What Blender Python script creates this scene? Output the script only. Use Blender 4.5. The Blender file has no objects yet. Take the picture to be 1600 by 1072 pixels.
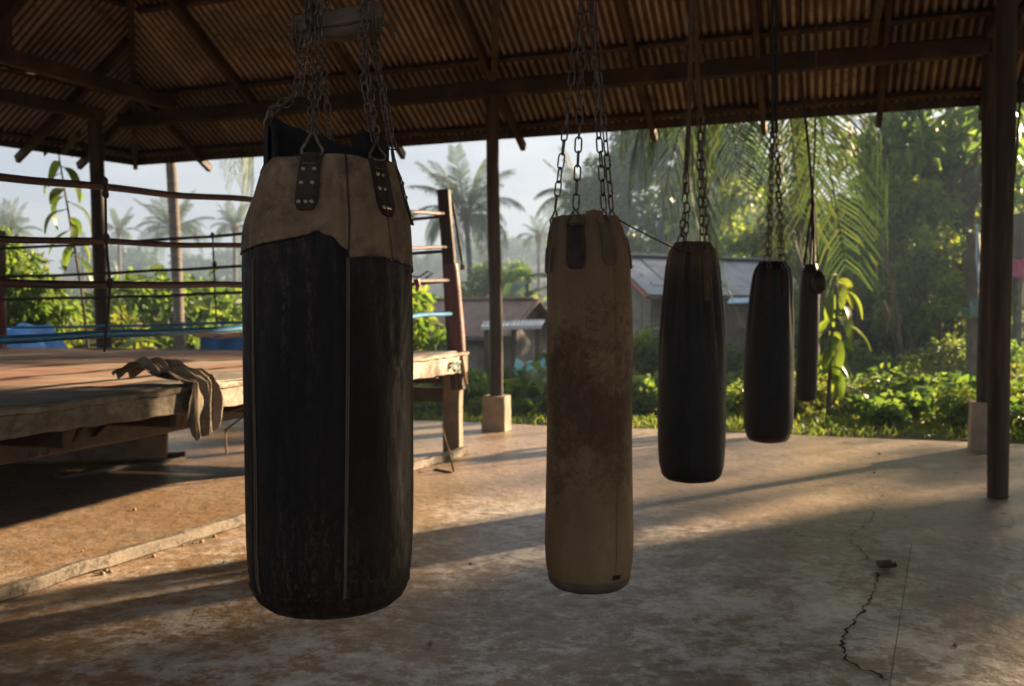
import bpy, math, random
import numpy as np
from mathutils import Vector, Matrix, Quaternion, noise as mnoise

SC = bpy.context.scene
COL = SC.collection
V = Vector
R = math.radians
rng = np.random.default_rng(7)
random.seed(7)

# ------------------------------------------------------------------ camera
F, H, PITCH = 1500.0, 1.25, math.atan(51 / 1500)
cam_d = bpy.data.cameras.new('camera')
cam = bpy.data.objects.new('camera', cam_d)
COL.objects.link(cam)
cam.location = (0, 0, H)
cam.rotation_euler = (math.pi / 2 - PITCH, 0, 0)
cam_d.sensor_width = 36
cam_d.lens = F / 1600 * 36
cam_d.clip_start, cam_d.clip_end = 0.05, 2000
cam_d.dof.use_dof = True
cam_d.dof.focus_distance = 2.55
cam_d.dof.aperture_fstop = 4.0
SC.camera = cam

# ------------------------------------------------------------------ light
SUN_AZ, SUN_EL = R(54), R(16)           # azimuth measured from +Y towards +X
sd = V((math.sin(SUN_AZ) * math.cos(SUN_EL), math.cos(SUN_AZ) * math.cos(SUN_EL), math.sin(SUN_EL)))
sun_d = bpy.data.lights.new('sun', 'SUN')
sun_d.energy, sun_d.angle, sun_d.color = 5.0, R(1.1), (1.0, 0.75, 0.48)
sun = bpy.data.objects.new('sun', sun_d)
COL.objects.link(sun)
sun.rotation_euler = sd.to_track_quat('Z', 'Y').to_euler()
sun.location = (20, 20, 20)

W = bpy.data.worlds.new('World')
SC.world = W
W.use_nodes = True
nt = W.node_tree
nt.nodes.clear()
wo = nt.nodes.new('ShaderNodeOutputWorld')
bg = nt.nodes.new('ShaderNodeBackground')
sky = nt.nodes.new('ShaderNodeTexSky')
sky.sky_type = 'NISHITA'
sky.sun_disc = False
sky.sun_elevation, sky.sun_rotation = SUN_EL, SUN_AZ
sky.dust_density = 2.0
bg.inputs['Strength'].default_value = 0.1
tc = nt.nodes.new('ShaderNodeTexCoord')
mp = nt.nodes.new('ShaderNodeMapping')
mp.inputs['Scale'].default_value = (1.6, 1.6, 5.0)
nz = nt.nodes.new('ShaderNodeTexNoise')
nz.inputs['Scale'].default_value = 2.6
nz.inputs['Detail'].default_value = 6
nz.inputs['Roughness'].default_value = 0.55
cr = nt.nodes.new('ShaderNodeValToRGB')
cr.color_ramp.elements[0].position, cr.color_ramp.elements[0].color = 0.38, (1.02, 1.11, 1.28, 1)
cr.color_ramp.elements[1].position, cr.color_ramp.elements[1].color = 0.62, (1.40, 1.43, 1.50, 1)
mx = nt.nodes.new('ShaderNodeMix')
mx.data_type = 'RGBA'
mx.inputs[0].default_value = 0.94
L = nt.links.new
L(tc.outputs['Generated'], mp.inputs[0]); L(mp.outputs[0], nz.inputs['Vector']); L(nz.outputs[0], cr.inputs[0])
L(sky.outputs[0], mx.inputs[6]); L(cr.outputs[0], mx.inputs[7]); L(mx.outputs[2], bg.inputs[0]); L(bg.outputs[0], wo.inputs[0])

SC.view_settings.view_transform = 'Standard'
SC.view_settings.look = 'None'
SC.view_settings.gamma = 1
SC.view_settings.exposure = 2.55
SC.render.engine = 'CYCLES'
cy = SC.cycles
cy.use_denoising = True
cy.max_bounces, cy.diffuse_bounces, cy.glossy_bounces, cy.transmission_bounces, cy.volume_bounces = 8, 5, 3, 4, 0
cy.transparent_max_bounces = 4
cy.sample_clamp_indirect = 6
cy.caustics_reflective = False

# ------------------------------------------------------------------ helpers
CP, SP = math.cos(PITCH), math.sin(PITCH)
def ray(u, v):
    dx, dy = (u - 800) / F, (536 - v) / F
    return V((dx, CP + dy * SP, -SP + dy * CP))
def at(u, v, Y):
    d = ray(u, v)
    return V((0, 0, H)) + d * (Y / d.y)
def gnd(u, v, z=0.0):
    d = ray(u, v)
    return V((0, 0, H)) + d * ((z - H) / d.z)
def zat(v, Y):
    return at(800, v, Y).z

WL = {}
def reg(o, parent, world):
    wp = WL[parent.name] if parent else V((0, 0, 0))
    if parent:
        o.parent = parent
    o.location = world - wp
    WL[o.name] = V(world)
    COL.objects.link(o)
    return o
def T(o, label=None, cat=None, group=None, kind=None):
    if label: o['label'] = label
    if cat: o['category'] = cat
    if group: o['group'] = group
    if kind: o['kind'] = kind
    return o
def empty(name, loc, parent=None):
    o = bpy.data.objects.new(name, None)
    o.empty_display_size = 0.1
    return reg(o, parent, V(loc))
def frame(d, up=None):
    d = d.normalized()
    up = up or V((0, 0, 1))
    if abs(d.dot(up)) > 0.98:
        up = V((0, 1, 0))
    x = d.cross(up).normalized()
    return x, x.cross(d).normalized(), d

class MB:
    def __init__(s):
        s.v, s.f, s.m = [], [], []
    def add(s, vs, fs, mi=0):
        b = len(s.v)
        s.v += [V(p) for p in vs]
        s.f += [tuple(i + b for i in f) for f in fs]
        s.m += [mi] * len(fs)
        return s
    def box(s, c, sz, rz=0.0, mi=0):
        a, b, h = sz[0] / 2, sz[1] / 2, sz[2] / 2
        M = Matrix.Rotation(rz, 3, 'Z')
        vs = [V(c) + M @ V((x * a, y * b, z * h)) for z in (-1, 1) for x, y in ((-1, -1), (1, -1), (1, 1), (-1, 1))]
        return s.add(vs, [(3, 2, 1, 0), (4, 5, 6, 7), (0, 1, 5, 4), (1, 2, 6, 5), (2, 3, 7, 6), (3, 0, 4, 7)], mi)
    def beam(s, p, q, w, h, up=None, bev=0.12, seg=1, jit=0.0, w2=None, h2=None, mi=0):
        """bar with chamfered edges, its cross section slightly uneven"""
        p, q = V(p), V(q)
        x, y, d = frame(q - p, up)
        rings = []
        for k in range(seg + 1):
            t = k / seg
            W_, H_ = w + ((w2 or w) - w) * t, h + ((h2 or h) - h) * t
            b = min(W_, H_) * bev
            c = p.lerp(q, t) + (x * random.uniform(-jit, jit) + y * random.uniform(-jit, jit))
            a, e = W_ / 2, H_ / 2
            pts = [(-a + b, -e), (a - b, -e), (a, -e + b), (a, e - b), (a - b, e), (-a + b, e), (-a, e - b), (-a, -e + b)]
            rings.append([c + x * (X + random.uniform(-jit, jit) * .5) + y * (Y + random.uniform(-jit, jit) * .5) for X, Y in pts])
        return s.rings(rings, True, mi)
    def rings(s, rings, caps=True, mi=0, closed=True):
        n = len(rings[0])
        vs = [p for r in rings for p in r]
        fs = []
        for k in range(len(rings) - 1):
            for i in range(n if closed else n - 1):
                j = (i + 1) % n
                fs.append((k * n + i, k * n + j, (k + 1) * n + j, (k + 1) * n + i))
        if caps:
            fs.append(tuple(range(n - 1, -1, -1)))
            o = (len(rings) - 1) * n
            fs.append(tuple(o + i for i in range(n)))
        return s.add(vs, fs, mi)
    def tube(s, pts, r, n=8, caps=True, mi=0, squash=1.0, twist=0.0):
        pts = [V(p) for p in pts]
        rr = r if hasattr(r, '__len__') else [r] * len(pts)
        out, up = [], None
        for k, p in enumerate(pts):
            d = (pts[min(k + 1, len(pts) - 1)] - pts[max(k - 1, 0)])
            if d.length < 1e-9: d = V((0, 0, 1))
            x, y, d = frame(d, up if up and abs(d.normalized().dot(up)) < .95 else None)
            up = y
            out.append([p + (x * math.cos(a + twist * k) * rr[k] + y * math.sin(a + twist * k) * rr[k] * squash) for a in [i * 2 * math.pi / n for i in range(n)]])
        return s.rings(out, caps, mi)
    def ball(s, c, r, sub=(8, 6), sc=(1, 1, 1), jit=0.0):
        n, m = sub
        rings = []
        for k in range(m + 1):
            ph = -math.pi / 2 + math.pi * (k + .15) / (m + .3)
            rings.append([V(c) + V((math.cos(ph) * math.cos(a) * r * sc[0], math.cos(ph) * math.sin(a) * r * sc[1], math.sin(ph) * r * sc[2])) * (1 + random.uniform(-jit, jit)) for a in [i * 2 * math.pi / n for i in range(n)]])
        return s.rings(rings)
    def grid(s, fn, nu, nv, closed_u=False, mi=0):
        vs = [fn(i / nu, j / nv) for j in range(nv + 1) for i in range(nu + (0 if closed_u else 1))]
        w = nu if closed_u else nu + 1
        fs = []
        for j in range(nv):
            for i in range(nu):
                i2 = (i + 1) % w
                fs.append((j * w + i, j * w + i2, (j + 1) * w + i2, (j + 1) * w + i))
        return s.add(vs, fs, mi)
    def mesh(s, name, mats, o, smooth=True):
        me = bpy.data.meshes.new(name)
        me.from_pydata([tuple(p - o) for p in s.v], [], s.f)
        for m in (mats if isinstance(mats, (list, tuple)) else [mats]):
            me.materials.append(m)
        if any(s.m): me.polygons.foreach_set('material_index', s.m)
        me.polygons.foreach_set('use_smooth', [smooth] * len(s.f))
        me.update()
        return me
    def build(s, name, mats, parent=None, origin=None, smooth=True, angle=None):
        o = V(origin) if origin is not None else (WL[parent.name] if parent else V((0, 0, 0)))
        me = s.mesh(name, mats, o, smooth)
        if smooth:
            me.set_sharp_from_angle(angle=angle or R(38))
        return reg(bpy.data.objects.new(name, me), parent, o)

def link(name, me, parent, world, rot=None, scale=None):
    o = bpy.data.objects.new(name, me)
    reg(o, parent, V(world))
    if rot is not None:
        if isinstance(rot, Quaternion):
            o.rotation_mode = 'QUATERNION'; o.rotation_quaternion = rot
        else:
            o.rotation_euler = rot
    if scale is not None: o.scale = (scale,) * 3 if not hasattr(scale, '__len__') else scale
    return o
def np_mesh(name, verts, quads, mat, smooth=False):
    me = bpy.data.meshes.new(name)
    nv, nf, k = len(verts), len(quads), quads.shape[1]
    me.vertices.add(nv); me.vertices.foreach_set('co', verts.astype(np.float32).ravel())
    me.loops.add(nf * k); me.loops.foreach_set('vertex_index', quads.astype(np.int32).ravel())
    me.polygons.add(nf)
    me.polygons.foreach_set('loop_start', np.arange(0, nf * k, k, dtype=np.int32))
    me.polygons.foreach_set('loop_total', np.full(nf, k, dtype=np.int32))
    me.polygons.foreach_set('use_smooth', np.full(nf, smooth, dtype=bool))
    me.materials.append(mat)
    me.update(calc_edges=True)
    me.validate()
    return me

# ------------------------------------------------------------------ materials
def N(t, kind, **kw):
    n = t.nodes.new('ShaderNode' + kind)
    for k, v in kw.items():
        if k.startswith('i_'):
            n.inputs[k[2:].replace('_', ' ')].default_value = v
        else:
            setattr(n, k, v)
    return n
def ramp(t, fac, stops):
    n = t.nodes.new('ShaderNodeValToRGB')
    e = n.color_ramp.elements
    while len(e) < len(stops): e.new(0.5)
    for q, (p, c) in zip(e, stops):
        q.position = p
        q.color = tuple(c) + (1,) if hasattr(c, '__len__') else (c, c, c, 1)
    t.links.new(fac, n.inputs[0])
    return n.outputs[0]
def noise_out(t, scale, detail=5, rough=0.6, stretch=(1, 1, 1), coord='Object', dist=0.0, off=(0, 0, 0)):
    tc = N(t, 'TexCoord'); mp = N(t, 'Mapping')
    mp.inputs['Scale'].default_value = stretch
    mp.inputs['Location'].default_value = off
    nz = N(t, 'TexNoise', i_Scale=scale, i_Detail=detail, i_Roughness=rough, i_Distortion=dist)
    t.links.new(tc.outputs[coord], mp.inputs[0]); t.links.new(mp.outputs[0], nz.inputs['Vector'])
    return nz.outputs[0]
def mixc(t, fac, a, b, mode='MIX'):
    m = N(t, 'Mix', data_type='RGBA', blend_type=mode)
    for sock, val in ((m.inputs[0], fac), (m.inputs[6], a), (m.inputs[7], b)):
        if hasattr(val, 'links'): t.links.new(val, sock)
        else: sock.default_value = val if not hasattr(val, '__len__') else tuple(val) + (1,)
    return m.outputs[2]
def math_(t, op, a, b=None, clamp=False):
    m = N(t, 'Math', operation=op, use_clamp=clamp)
    for sock, val in ((m.inputs[0], a), (m.inputs[1], b)):
        if val is None: continue
        if hasattr(val, 'links'): t.links.new(val, sock)
        else: sock.default_value = val
    return m.outputs[0]
def new_mat(name):
    m = bpy.data.materials.new(name)
    m.use_nodes = True
    return m, m.node_tree, m.node_tree.nodes['Principled BSDF']
def M(name, stops, scale=4, detail=6, nrough=0.62, stretch=(1, 1, 1), rough=(0.6, 0.85), bump=0.3, bscale=None, bdist=0.01,
      bstretch=None, metal=0.0, spec=0.4, rnd=0.0, extra=None, dist=0.0, sheen=0.0):
    m, t, p = new_mat(name)
    n1 = noise_out(t, scale, detail, nrough, stretch, dist=dist)
    col = ramp(t, n1, stops)
    if rnd:
        oi = N(t, 'ObjectInfo')
        f = math_(t, 'MULTIPLY_ADD', oi.outputs['Random'], 2 * rnd)
        f.node.inputs[2].default_value = 1 - rnd
        cc = N(t, 'CombineColor')
        for k in range(3): t.links.new(f, cc.inputs[k])
        col = mixc(t, 1.0, col, cc.outputs[0], 'MULTIPLY')
    n2 = noise_out(t, bscale or scale * 4, 6, 0.65, bstretch or stretch)
    if extra: col = extra(t, col)
    t.links.new(col, p.inputs['Base Color'])
    t.links.new(ramp(t, n2, [(0.3, rough[0]), (0.7, rough[1])]), p.inputs['Roughness'])
    b = N(t, 'Bump', i_Strength=bump, i_Distance=bdist)
    t.links.new(n2, b.inputs['Height']); t.links.new(b.outputs[0], p.inputs['Normal'])
    p.inputs['Metallic'].default_value = metal
    p.inputs['Specular IOR Level'].default_value = spec
    if sheen: p.inputs['Sheen Weight'].default_value = sheen
    return m
def leaf_mat(name, c0, c1, c2, trans=0.5, rough=0.42, tcol=1.9, rnd=0.15):
    m, t, p = new_mat(name)
    g = N(t, 'NewGeometry')
    col = ramp(t, g.outputs['Random Per Island'], [(0.05, c0), (0.5, c1), (0.97, c2)])
    oi = N(t, 'ObjectInfo')
    hs = N(t, 'HueSaturation')
    t.links.new(math_(t, 'MULTIPLY_ADD', oi.outputs['Random'], 0.05), hs.inputs['Hue']); hs.inputs['Hue'].links[0].from_node.inputs[2].default_value = 0.475
    v = math_(t, 'MULTIPLY_ADD', oi.outputs['Random'], 2 * rnd); v.node.inputs[2].default_value = 1 - rnd
    t.links.new(v, hs.inputs['Value']); t.links.new(col, hs.inputs['Color'])
    t.links.new(hs.outputs[0], p.inputs['Base Color'])
    p.inputs['Roughness'].default_value = rough
    p.inputs['Specular IOR Level'].default_value = 0.35
    tr = N(t, 'BsdfTranslucent')
    t.links.new(mixc(t, 1.0, hs.outputs[0], (tcol * 1.05, tcol * 1.08, tcol * .55), 'MULTIPLY'), tr.inputs[0])
    ms = N(t, 'MixShader', )
    ms.inputs[0].default_value = trans
    t.links.new(p.outputs[0], ms.inputs[1]); t.links.new(tr.outputs[0], ms.inputs[2])
    t.links.new(ms.outputs[0], t.nodes['Material Output'].inputs[0])
    return m

def objz(t, lo, hi):
    tc = N(t, 'TexCoord'); sx = N(t, 'SeparateXYZ'); mr = N(t, 'MapRange')
    t.links.new(tc.outputs['Object'], sx.inputs[0]); t.links.new(sx.outputs[2], mr.inputs[0])
    mr.inputs[1].default_value, mr.inputs[2].default_value = lo, hi
    return mr.outputs[0]

# floor: worn concrete, brown sand trodden into it
def concrete_extra(t, col):
    tc = N(t, 'TexCoord'); sx = N(t, 'SeparateXYZ')
    t.links.new(tc.outputs['Object'], sx.inputs[0])
    n = noise_out(t, 0.55, 6, 0.65)
    g = math_(t, 'MULTIPLY_ADD', sx.outputs[0], -0.11); g.node.inputs[2].default_value = -0.05
    f = math_(t, 'ADD', n, g)
    sand = ramp(t, f, [(0.40, 0.0), (0.60, 1.0)])
    col = mixc(t, math_(t, 'MULTIPLY', sand, 0.92), col, (0.25, 0.155, 0.086))
    w = math_(t, 'ADD', math_(t, 'ADD', math_(t, 'MULTIPLY', noise_out(t, 4.0, 12, 0.76, (1, 1, 1), dist=0.25), .5), math_(t, 'MULTIPLY', noise_out(t, 15, 10, 0.8), .5)), math_(t, 'MULTIPLY', math_(t, 'SUBTRACT', noise_out(t, .8, 3, .5, off=(1.5, 3, 0)), .5), .3))
    vm = N(t, 'VectorMath', operation='DISTANCE'); vm.inputs[1].default_value = (.35, -1.1, 0)
    t.links.new(tc.outputs['Object'], vm.inputs[0])
    worn = ramp(t, math_(t, 'MULTIPLY', math_(t, 'ADD', vm.outputs['Value'], math_(t, 'MULTIPLY', n, 2.5)), .2), [(.44, 1.0), (.85, .12)])
    col = mixc(t, math_(t, 'MULTIPLY', ramp(t, w, [(0.475, 0.0), (0.525, .6), (0.58, 0.95)]), worn), col, (0.75, 0.71, 0.66))
    pit = noise_out(t, 38, 6, .75)
    col = mixc(t, ramp(t, pit, [(0.60, 0.0), (0.70, 0.7)]), col, (0.11, 0.085, 0.065))
    d = noise_out(t, 2.4, 10, 0.76, (1, 1.1, 1), off=(4, 2, 0))
    return mixc(t, ramp(t, d, [(0.52, 0.0), (0.68, 0.75)]), col, (0.14, 0.112, 0.088))
CONC = M('worn_concrete', [(0.3, (0.20, 0.138, 0.09)), (0.5, (0.31, 0.222, 0.152)), (0.72, (0.42, 0.32, 0.235))], 1.1, 9, 0.7,
         rough=(0.22, 0.52), bump=0.5, bscale=11, bdist=0.025, bstretch=(1, 1, 1), spec=0.5, extra=concrete_extra)
BLOCK = M('concrete_block', [(0.3, (0.26, 0.21, 0.15)), (0.7, (0.42, 0.35, 0.26))], 7, rough=(0.7, 0.9), bump=0.4, bscale=30)
CRACK = M('crack_earth', [(0.4, (0.012, 0.008, 0.005)), (0.6, (0.04, 0.028, 0.019))], 20, rough=(0.9, 1), bump=0.2)
POST = M('weathered_post_wood', [(0.3, (0.018, 0.011, 0.007)), (0.5, (0.045, 0.028, 0.017)), (0.7, (0.10, 0.063, 0.038))], 5, stretch=(2.5, 2.5, .22), rough=(0.55, 0.8), bump=0.55, bscale=16, bdist=0.01, rnd=.12)
DARKW = M('dark_beam_wood', [(0.3, (0.022, 0.013, 0.008)), (0.6, (0.07, 0.04, 0.024)), (0.75, (0.12, 0.07, 0.042))], 3.5, rough=(0.6, 0.85), bump=0.4, bscale=22, rnd=.25)
PALEW = M('pale_old_wood', [(0.3, (0.12, 0.085, 0.055)), (0.55, (0.24, 0.175, 0.115)), (0.72, (0.34, 0.26, 0.18))], 6, rough=(0.65, 0.9), bump=0.6, bscale=25, bdist=0.008, rnd=.1)
GREYW = M('grey_old_wood', [(0.35, (0.09, 0.075, 0.06)), (0.6, (0.19, 0.165, 0.14))], 5, rough=(0.7, 0.95), bump=0.4, rnd=.15)
def chip(t, col):
    n = noise_out(t, 8, 12, 0.82, (1, 1, 1.5))
    return mixc(t, ramp(t, n, [(0.43, 0.0), (0.58, 0.92)]), col, (0.085, 0.06, 0.04))
BROWNW = M('brown_spreader_wood', [(0.3, (0.045, 0.028, 0.016)), (0.55, (0.095, 0.062, 0.038)), (0.72, (0.15, 0.105, 0.068))], 9, stretch=(.5, 2, 2), rough=(0.65, 0.9), bump=0.6, bscale=40, bdist=0.006)
def chips2(t, col):
    nn = noise_out(t, 16, 10, .8)
    return mixc(t, ramp(t, nn, [(.5, 0.0), (.58, .9)]), col, (0.05, 0.035, 0.024))
TIMB = M('chipped_grey_timber', [(0.3, (0.10, 0.08, 0.058)), (0.6, (0.19, 0.155, 0.115)), (0.75, (0.27, 0.23, 0.18))], 6, rough=(.7, .9), bump=.7, bscale=30, bdist=.01, extra=chips2)
PAINTW = M('chipped_pale_paint', [(0.3, (0.17, 0.125, 0.08)), (0.7, (0.33, 0.265, 0.185))], 5, rough=(0.5, 0.8), bump=0.5, bscale=18, extra=chip)
def rust(t, col):
    n = noise_out(t, 1.6, 7, 0.7, (1, 1, 1), off=(3, 1, 0))
    col = mixc(t, ramp(t, n, [(0.46, 0.0), (0.62, 0.75)]), col, (0.145, 0.135, 0.125))
    n2 = noise_out(t, 6, 6, 0.7, (1, 1, 1), off=(7, 1, 0))
    return mixc(t, ramp(t, n2, [(0.52, 0.0), (0.68, 0.8)]), col, (0.05, 0.026, 0.014))
ROOF = M('rusted_corrugated_iron', [(0.3, (0.22, 0.155, 0.108)), (0.55, (0.34, 0.255, 0.185)), (0.75, (0.44, 0.355, 0.28))], 2.2, rough=(0.38, 0.62), bump=0.12, spec=0.6, metal=0.12, rnd=0.3, extra=rust)
STEEL = M('dark_rusty_steel', [(0.35, (0.05, 0.043, 0.04)), (0.6, (0.14, 0.105, 0.085)), (0.75, (0.22, 0.14, 0.085))], 60, rough=(0.35, 0.6), bump=0.3, metal=0.75, spec=0.5, rnd=.2)
RIVET = M('dull_brass', [(0.3, (0.20, 0.16, 0.11)), (0.7, (0.38, 0.31, 0.22))], 80, rough=(0.3, 0.5), bump=0.2, metal=0.9)

def scuff(amount, dust):
    def ex(t, col):
        n = noise_out(t, 26, 9, 0.8, (1, 1, .35))
        col = mixc(t, ramp(t, n, [(0.52, 0.0), (0.72, amount)]), col, dust)
        n2 = noise_out(t, 2.4, 5, 0.6, (1, 1, .6), off=(2, 2, 5))
        n3 = noise_out(t, 140, 3, 0.6)
        f = math_(t, 'MULTIPLY', ramp(t, n2, [(0.45, 0.0), (0.7, 1.0)]), ramp(t, n3, [(0.5, 0.0), (0.66, amount)]))
        return mixc(t, f, col, dust)
    return ex
ROOF_SHADE = M('rusted_iron_valley_shade', [(0.3, (0.05, 0.028, 0.016)), (0.55, (0.10, 0.056, 0.032)), (0.75, (0.16, 0.095, 0.055))], 2.2, rough=(0.5, 0.75), bump=0.12, metal=.1, rnd=.35)  # darker rusted iron, puts the shading of the corrugations into the colour
def leather_wear(t, col):
    z0 = ramp(t, objz(t, 0.02, 0.34), [(0.0, 1.0), (1.0, 0.0)]); z1 = ramp(t, objz(t, 0.5, 0.86), [(0.0, 0.0), (1.0, .8)])
    reg_ = math_(t, 'ADD', math_(t, 'ADD', z0, z1), .18)
    st = noise_out(t, 34, 8, .8, (1, 1, .07))
    fine = noise_out(t, 95, 6, .8, (1, 1, .5))
    f = math_(t, 'MULTIPLY', math_(t, 'MULTIPLY', ramp(t, st, [(.47, 0.0), (.66, 1.0)]), ramp(t, fine, [(.46, 0.0), (.62, 1.0)])), reg_, True)
    col = mixc(t, f, col, (0.10, 0.068, 0.05))
    big = noise_out(t, 3.1, 8, .72, (1, 1, .4), off=(1, 6, 2))
    col = mixc(t, ramp(t, big, [(.5, 0.0), (.68, .75)]), col, (0.024, 0.014, 0.0095))
    spots = noise_out(t, 55, 7, .85, off=(3, 3, 3))
    return mixc(t, math_(t, 'MULTIPLY', ramp(t, spots, [(.58, 0.0), (.66, .9)]), z0), col, (0.12, 0.088, 0.068))
LEATHER = M('black_worn_leather', [(0.35, (0.0035, 0.0028, 0.0024)), (0.6, (0.008, 0.006, 0.005)), (0.75, (0.018, 0.012, 0.009))], 5, 8, .7, (1, 1, .4), rough=(0.42, 0.68), bump=0.5, bscale=70, bdist=0.003, spec=0.14, extra=leather_wear)
LINER = M('black_lining_cloth', [(0.3, (0.008, 0.008, 0.010)), (0.7, (0.018, 0.017, 0.016))], 12, spec=.12, rough=(0.6, 0.85), bump=0.4, bscale=120, bdist=.002)
def suede_stain(t, col):
    n = noise_out(t, 9, 8, .7, off=(5, 0, 0))
    col = mixc(t, ramp(t, n, [(0.48, 0.0), (0.62, .85)]), col, (0.05, 0.031, 0.018))
    n = noise_out(t, 30, 8, .75, off=(1, 4, 0))
    return mixc(t, ramp(t, n, [(0.55, 0.0), (0.75, .5)]), col, (0.30, 0.23, 0.16))
SUEDE = M('brown_scuffed_suede', [(0.3, (0.085, 0.050, 0.025)), (0.5, (0.155, 0.098, 0.052)), (0.72, (0.25, 0.175, 0.11))], 4.5, 9, .75, rough=(0.62, 0.85), bump=0.35, bscale=90, bdist=0.003, extra=suede_stain)
STRAP = M('dark_brown_leather_strap', [(0.35, (0.016, 0.010, 0.0075)), (0.65, (0.042, 0.027, 0.019))], 25, spec=.18, rough=(0.4, 0.65), bump=0.4, bscale=90, bdist=.002)
def mould(t, col):
    # dark mildew patches around the middle of the bag
    a = objz(t, 0.08, 0.66); b = objz(t, 1.38, 0.74)
    band = math_(t, 'MULTIPLY', a, b, True)
    n = math_(t, 'ADD', math_(t, 'MULTIPLY', noise_out(t, 6.0, 12, .78, (1, 1, .85), dist=.25, off=(.3, 0, .2)), .62), math_(t, 'MULTIPLY', noise_out(t, 30, 10, .85), .44))
    f = math_(t, 'MULTIPLY_ADD', band, 0.20); f.node.inputs[2].default_value = -0.135
    f = math_(t, 'ADD', f, n)
    col = mixc(t, ramp(t, f, [(0.50, 0.0), (0.545, .6), (0.62, .95)]), col, (0.055, 0.025, 0.010))
    gr = noise_out(t, 60, 8, .8)
    col = mixc(t, math_(t, 'MULTIPLY', ramp(t, gr, [(.5, 0.0), (.66, .75)]), ramp(t, band, [(0.0, .25), (1.0, .9)])), col, (0.07, 0.036, 0.016))
    top = objz(t, 0.95, 1.45)
    n2 = noise_out(t, 5, 7, .7, (1, 1, .3), off=(4, 0, 0))
    f2 = math_(t, 'MULTIPLY', top, ramp(t, n2, [(0.4, 0.3), (0.65, 1.0)]))
    return mixc(t, math_(t, 'MULTIPLY', f2, .85), col, (0.085, 0.048, 0.026))
CANVAS = M('stained_tan_canvas', [(0.3, (0.11, 0.065, 0.029)), (0.55, (0.175, 0.11, 0.052)), (0.75, (0.25, 0.17, 0.09))], 4, 8, .65, (1, 1, .5), rough=(0.6, 0.85), bump=0.4, bscale=120, bdist=.002, extra=mould)
CANVASD = M('dirty_canvas_base', [(0.3, (0.07, 0.048, 0.03)), (0.7, (0.12, 0.085, 0.055))], 12, rough=(.7, .9), bump=.3)
def browntop(t, col):
    f = objz(t, 0.98, 1.12)
    n = noise_out(t, 8, 7, .7, (1, 1, .3))
    f = math_(t, 'MULTIPLY', f, ramp(t, n, [(0.3, .5), (0.6, 1.0)]))
    return scuff(.4, (0.06, 0.042, 0.03))(t, mixc(t, f, col, (0.085, 0.045, 0.022)))
VINYL3 = M('dull_black_vinyl_brown_top', [(0.35, (0.006, 0.005, 0.0045)), (0.65, (0.015, 0.012, 0.010))], 5, 7, .65, rough=(0.48, 0.75), bump=0.4, bscale=60, bdist=.002, spec=.3, extra=browntop)
VINYL4 = M('black_vinyl', [(0.35, (0.004, 0.0035, 0.0035)), (0.65, (0.009, 0.007, 0.0065))], 5, 7, .65, rough=(0.45, 0.7), bump=0.35, bscale=60, bdist=.002, spec=.3, extra=scuff(.35, (0.05, 0.036, 0.028)))
VINYL5 = M('dark_brown_vinyl', [(0.35, (0.009, 0.006, 0.0045)), (0.65, (0.02, 0.013, 0.009))], 5, 7, .65, rough=(0.4, 0.6), bump=0.2, bscale=80, bdist=.002)
ROPEB = M('brown_strap_webbing', [(0.3, (0.07, 0.038, 0.02)), (0.7, (0.15, 0.085, 0.045))], 30, rough=(.7, .9), bump=.5, bscale=200)
CORD = M('dark_cord', [(0.3, (0.012, 0.010, 0.010)), (0.7, (0.035, 0.028, 0.024))], 30, rough=(.6, .9), bump=.5, bscale=200)
RROPE = M('dark_red_ring_rope', [(0.3, (0.028, 0.010, 0.009)), (0.6, (0.07, 0.02, 0.017)), (0.75, (0.13, 0.045, 0.038))], 14, rough=(.45, .7), bump=.5, bscale=120, bdist=.004, bstretch=(1, 1, 1))
BROPE = M('blue_ring_rope', [(0.3, (0.010, 0.085, 0.20)), (0.6, (0.02, 0.19, 0.36)), (0.75, (0.04, 0.30, 0.46))], 9, rough=(.3, .5), bump=.4, bscale=100, bdist=.003)
DROPE = M('dark_ring_rope', [(0.3, (0.022, 0.012, 0.012)), (0.7, (0.055, 0.028, 0.026))], 14, rough=(.5, .8), bump=.5, bscale=120)
REDPAD = M('faded_red_pad', [(0.3, (0.085, 0.016, 0.012)), (0.7, (0.16, 0.034, 0.024))], 6, rough=(.4, .6), bump=.2, spec=.5)
def matred(t, col):
    tc = N(t, 'TexCoord'); sx = N(t, 'SeparateXYZ'); t.links.new(tc.outputs['Object'], sx.inputs[0])
    n = noise_out(t, 1.1, 7, .65, (1, 2.4, 1))
    return mixc(t, ramp(t, n, [(0.42, 0.0), (0.58, .85)]), col, (0.24, 0.105, 0.065))
MAT = M('ring_mat_canvas', [(0.3, (0.20, 0.14, 0.095)), (0.55, (0.33, 0.25, 0.18)), (0.75, (0.42, 0.34, 0.26))], 1.4, 8, .68, (1, 2.6, 1), rough=(.6, .85), bump=.3, bscale=14, extra=matred)
APRON = M('grey_apron_canvas', [(0.3, (0.10, 0.085, 0.065)), (0.55, (0.17, 0.145, 0.115)), (0.75, (0.27, 0.235, 0.19))], 5, 8, .68, (1, .5, 1), rough=(.7, .9), bump=.4, bscale=30)
RAG = M('dirty_rag_cloth', [(0.3, (0.075, 0.055, 0.038)), (0.55, (0.18, 0.14, 0.098)), (0.75, (0.27, 0.22, 0.16))], 9, 7, .65, rough=(.8, .95), bump=.4, bscale=120, bdist=.003)
TEAL = M('teal_paint', [(0.3, (0.05, 0.13, 0.125)), (0.7, (0.09, 0.19, 0.175))], 30, rough=(.6, .8), bump=.1)
BLUET = M('blue_tarp', [(0.3, (0.02, 0.13, 0.40)), (0.7, (0.05, 0.24, 0.58))], 3, rough=(.35, .55), bump=.3, bscale=8)
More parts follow.
